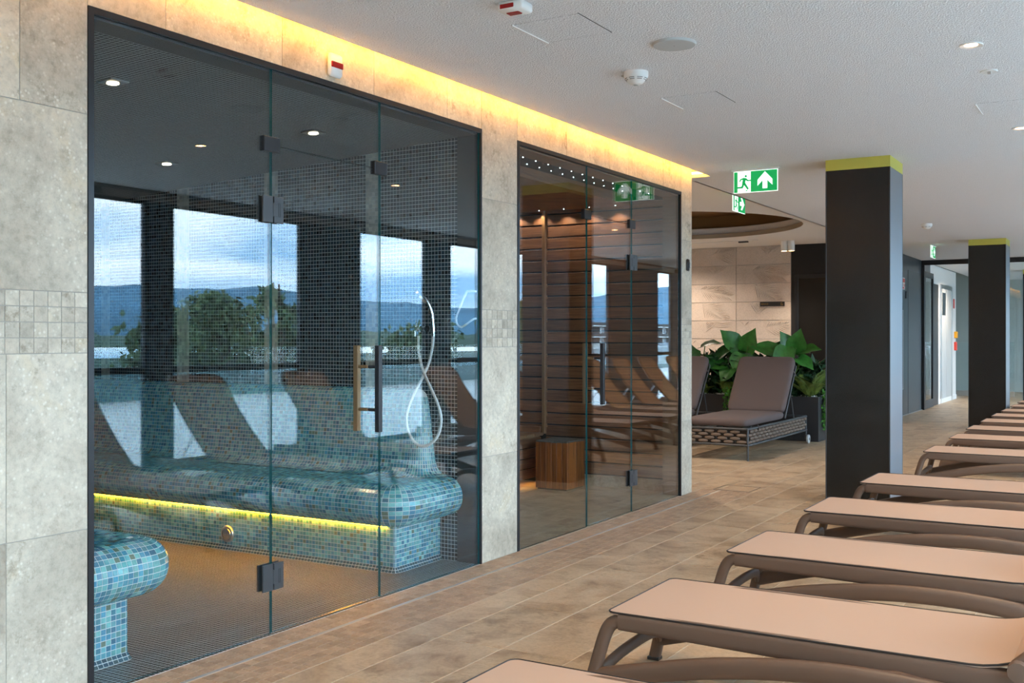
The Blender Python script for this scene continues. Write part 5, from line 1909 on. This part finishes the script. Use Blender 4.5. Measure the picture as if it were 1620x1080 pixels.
ds = thing('twin_spotlight', 'pair of white cylinder spotlights under the alcove ceiling', 'spotlight', (-1.41, 16.1, ALC))
for s in (-1, 1):
    cy_ = MB().lathe([(0.050, 0.0), (0.050, -0.155), (0.042, -0.155), (0.040, -0.140)], 28, (s * 0.055, 0, 0)).build('cylinder', 'white_plastic', ds, 40)
    MB().lathe([(0.001, -0.142), (0.041, -0.142)], 20, (s * 0.055, 0, 0)).build('lens', 'lamp_warm', cy_)
    ld = bpy.data.lights.new('spot_lamp', 'SPOT')
    ld.energy = 55; ld.color = (1.0, 0.82, 0.64); ld.spot_size = R(100); ld.spot_blend = 0.8; ld.shadow_soft_size = 0.04
    link('lamp', ld, ds, (s * 0.055, 0, -0.165))
rl = MB().box(-1.1, 0.35, -0.012, 0.012, -0.012, 0, 0.002)
tk = rl.build('ceiling_track', 'white_plastic', None, None, (-2.1, 15.7, ALC))
tag(tk, 'thin white light track on the alcove ceiling left of the twin spotlights', 'light track')
MB().box(0.05, 0.20, -0.02, 0.02, -0.035, -0.012, 0.004).build('adapter', 'black_plastic', tk)

# ---- exit signs -------------------------------------------------
def exit_sign(lab, loc, rz, arrow):
    t = thing('exit_sign', lab, 'exit sign', loc, rz)
    w, h = 0.37, 0.178
    MB().box(-0.20, 0.20, -0.018, 0.018, -0.018, 0, 0.003).build('mounting_rail', 'white_plastic', t)
    MB().box(-w / 2, w / 2, -0.006, 0.006, -0.018 - h, -0.018, 0.001).build('panel', 'sign_white', t)
    for face in (1, -1):
        yy = -0.0062 * face
        ox = Vector((-w / 2, yy, -0.018 - h)) if face == 1 else Vector((w / 2, yy, -0.018 - h))
        ux = Vector((1, 0, 0)) * face
        uz = Vector((0, 0, 1))

        def rect(mb, a, b, c, d, lift=0.0008):
            mb.prism([(a, c), (b, c), (b, d), (a, d)], ox, ux, uz, lift)
        for (a_, b_) in ((0.004, 0.034), (0.146, w - 0.004)):
            g = MB()
            rect(g, a_, b_, 0.004, h - 0.004)
            g.build('green_field', 'sign_green', t)
        a = MB()
        cx, cy = 0.265, h * 0.52
        if arrow == 'up':
            poly = [(0, 0.072), (0.062, 0.006), (0.062, -0.042), (0.020, 0.0), (0.020, -0.066), (-0.020, -0.066), (-0.020, 0.0), (-0.062, -0.042), (-0.062, 0.006)]
        else:
            poly = [(0.072, 0), (0.006, 0.062), (-0.042, 0.062), (0.0, 0.020), (-0.066, 0.020), (-0.066, -0.020), (0.0, -0.020), (-0.042, -0.062), (0.006, -0.062)]
        a.prism([(cx + p, cy + q) for p, q in poly], ox, ux, uz, 0.0014)
        a.build('arrow', 'sign_white', t)
        mn = MB()
        hdc = (0.104, 0.136)
        mn.prism([(hdc[0] + 0.0095 * math.cos(k * math.pi / 6), hdc[1] + 0.0095 * math.sin(k * math.pi / 6)) for k in range(12)], ox, ux, uz, 0.0012)

        def limb(p, q, r0, r1):
            p = Vector(p); q = Vector(q)
            d = (q - p).normalized(); n_ = Vector((-d.y, d.x))
            mn.prism([tuple(p + n_ * r0), tuple(p - n_ * r0), tuple(q - n_ * r1), tuple(q + n_ * r1)], ox, ux, uz, 0.0012)
        limb((0.096, 0.122), (0.084, 0.078), 0.013, 0.012)      # trunk
        limb((0.088, 0.116), (0.062, 0.112), 0.007, 0.006)      # rear arm
        limb((0.062, 0.114), (0.052, 0.092), 0.006, 0.005)
        limb((0.102, 0.116), (0.120, 0.098), 0.007, 0.006)      # front arm
        limb((0.118, 0.099), (0.146, 0.099), 0.0055, 0.005)
        limb((0.084, 0.082), (0.076, 0.048), 0.009, 0.008)      # rear leg
        limb((0.080, 0.046), (0.034, 0.044), 0.008, 0.006)
        limb((0.088, 0.082), (0.124, 0.028), 0.010, 0.007)      # front leg
        limb((0.104, 0.014), (0.118, 0.020), 0.004, 0.004)
        mn.build('running_figure', 'sign_green', t)
    return t


exit_sign('green exit sign with an up arrow hanging left of the nearest column', (0.535, 8.51, CEIL), 0, 'up')
exit_sign('green exit sign with a right arrow hanging beside the round ceiling recess', (-0.30, 10.55, ALC), R(90), 'right')
exit_sign('small far green exit sign hanging between the two columns', (0.55, 16.9, CEIL), R(90), 'right')
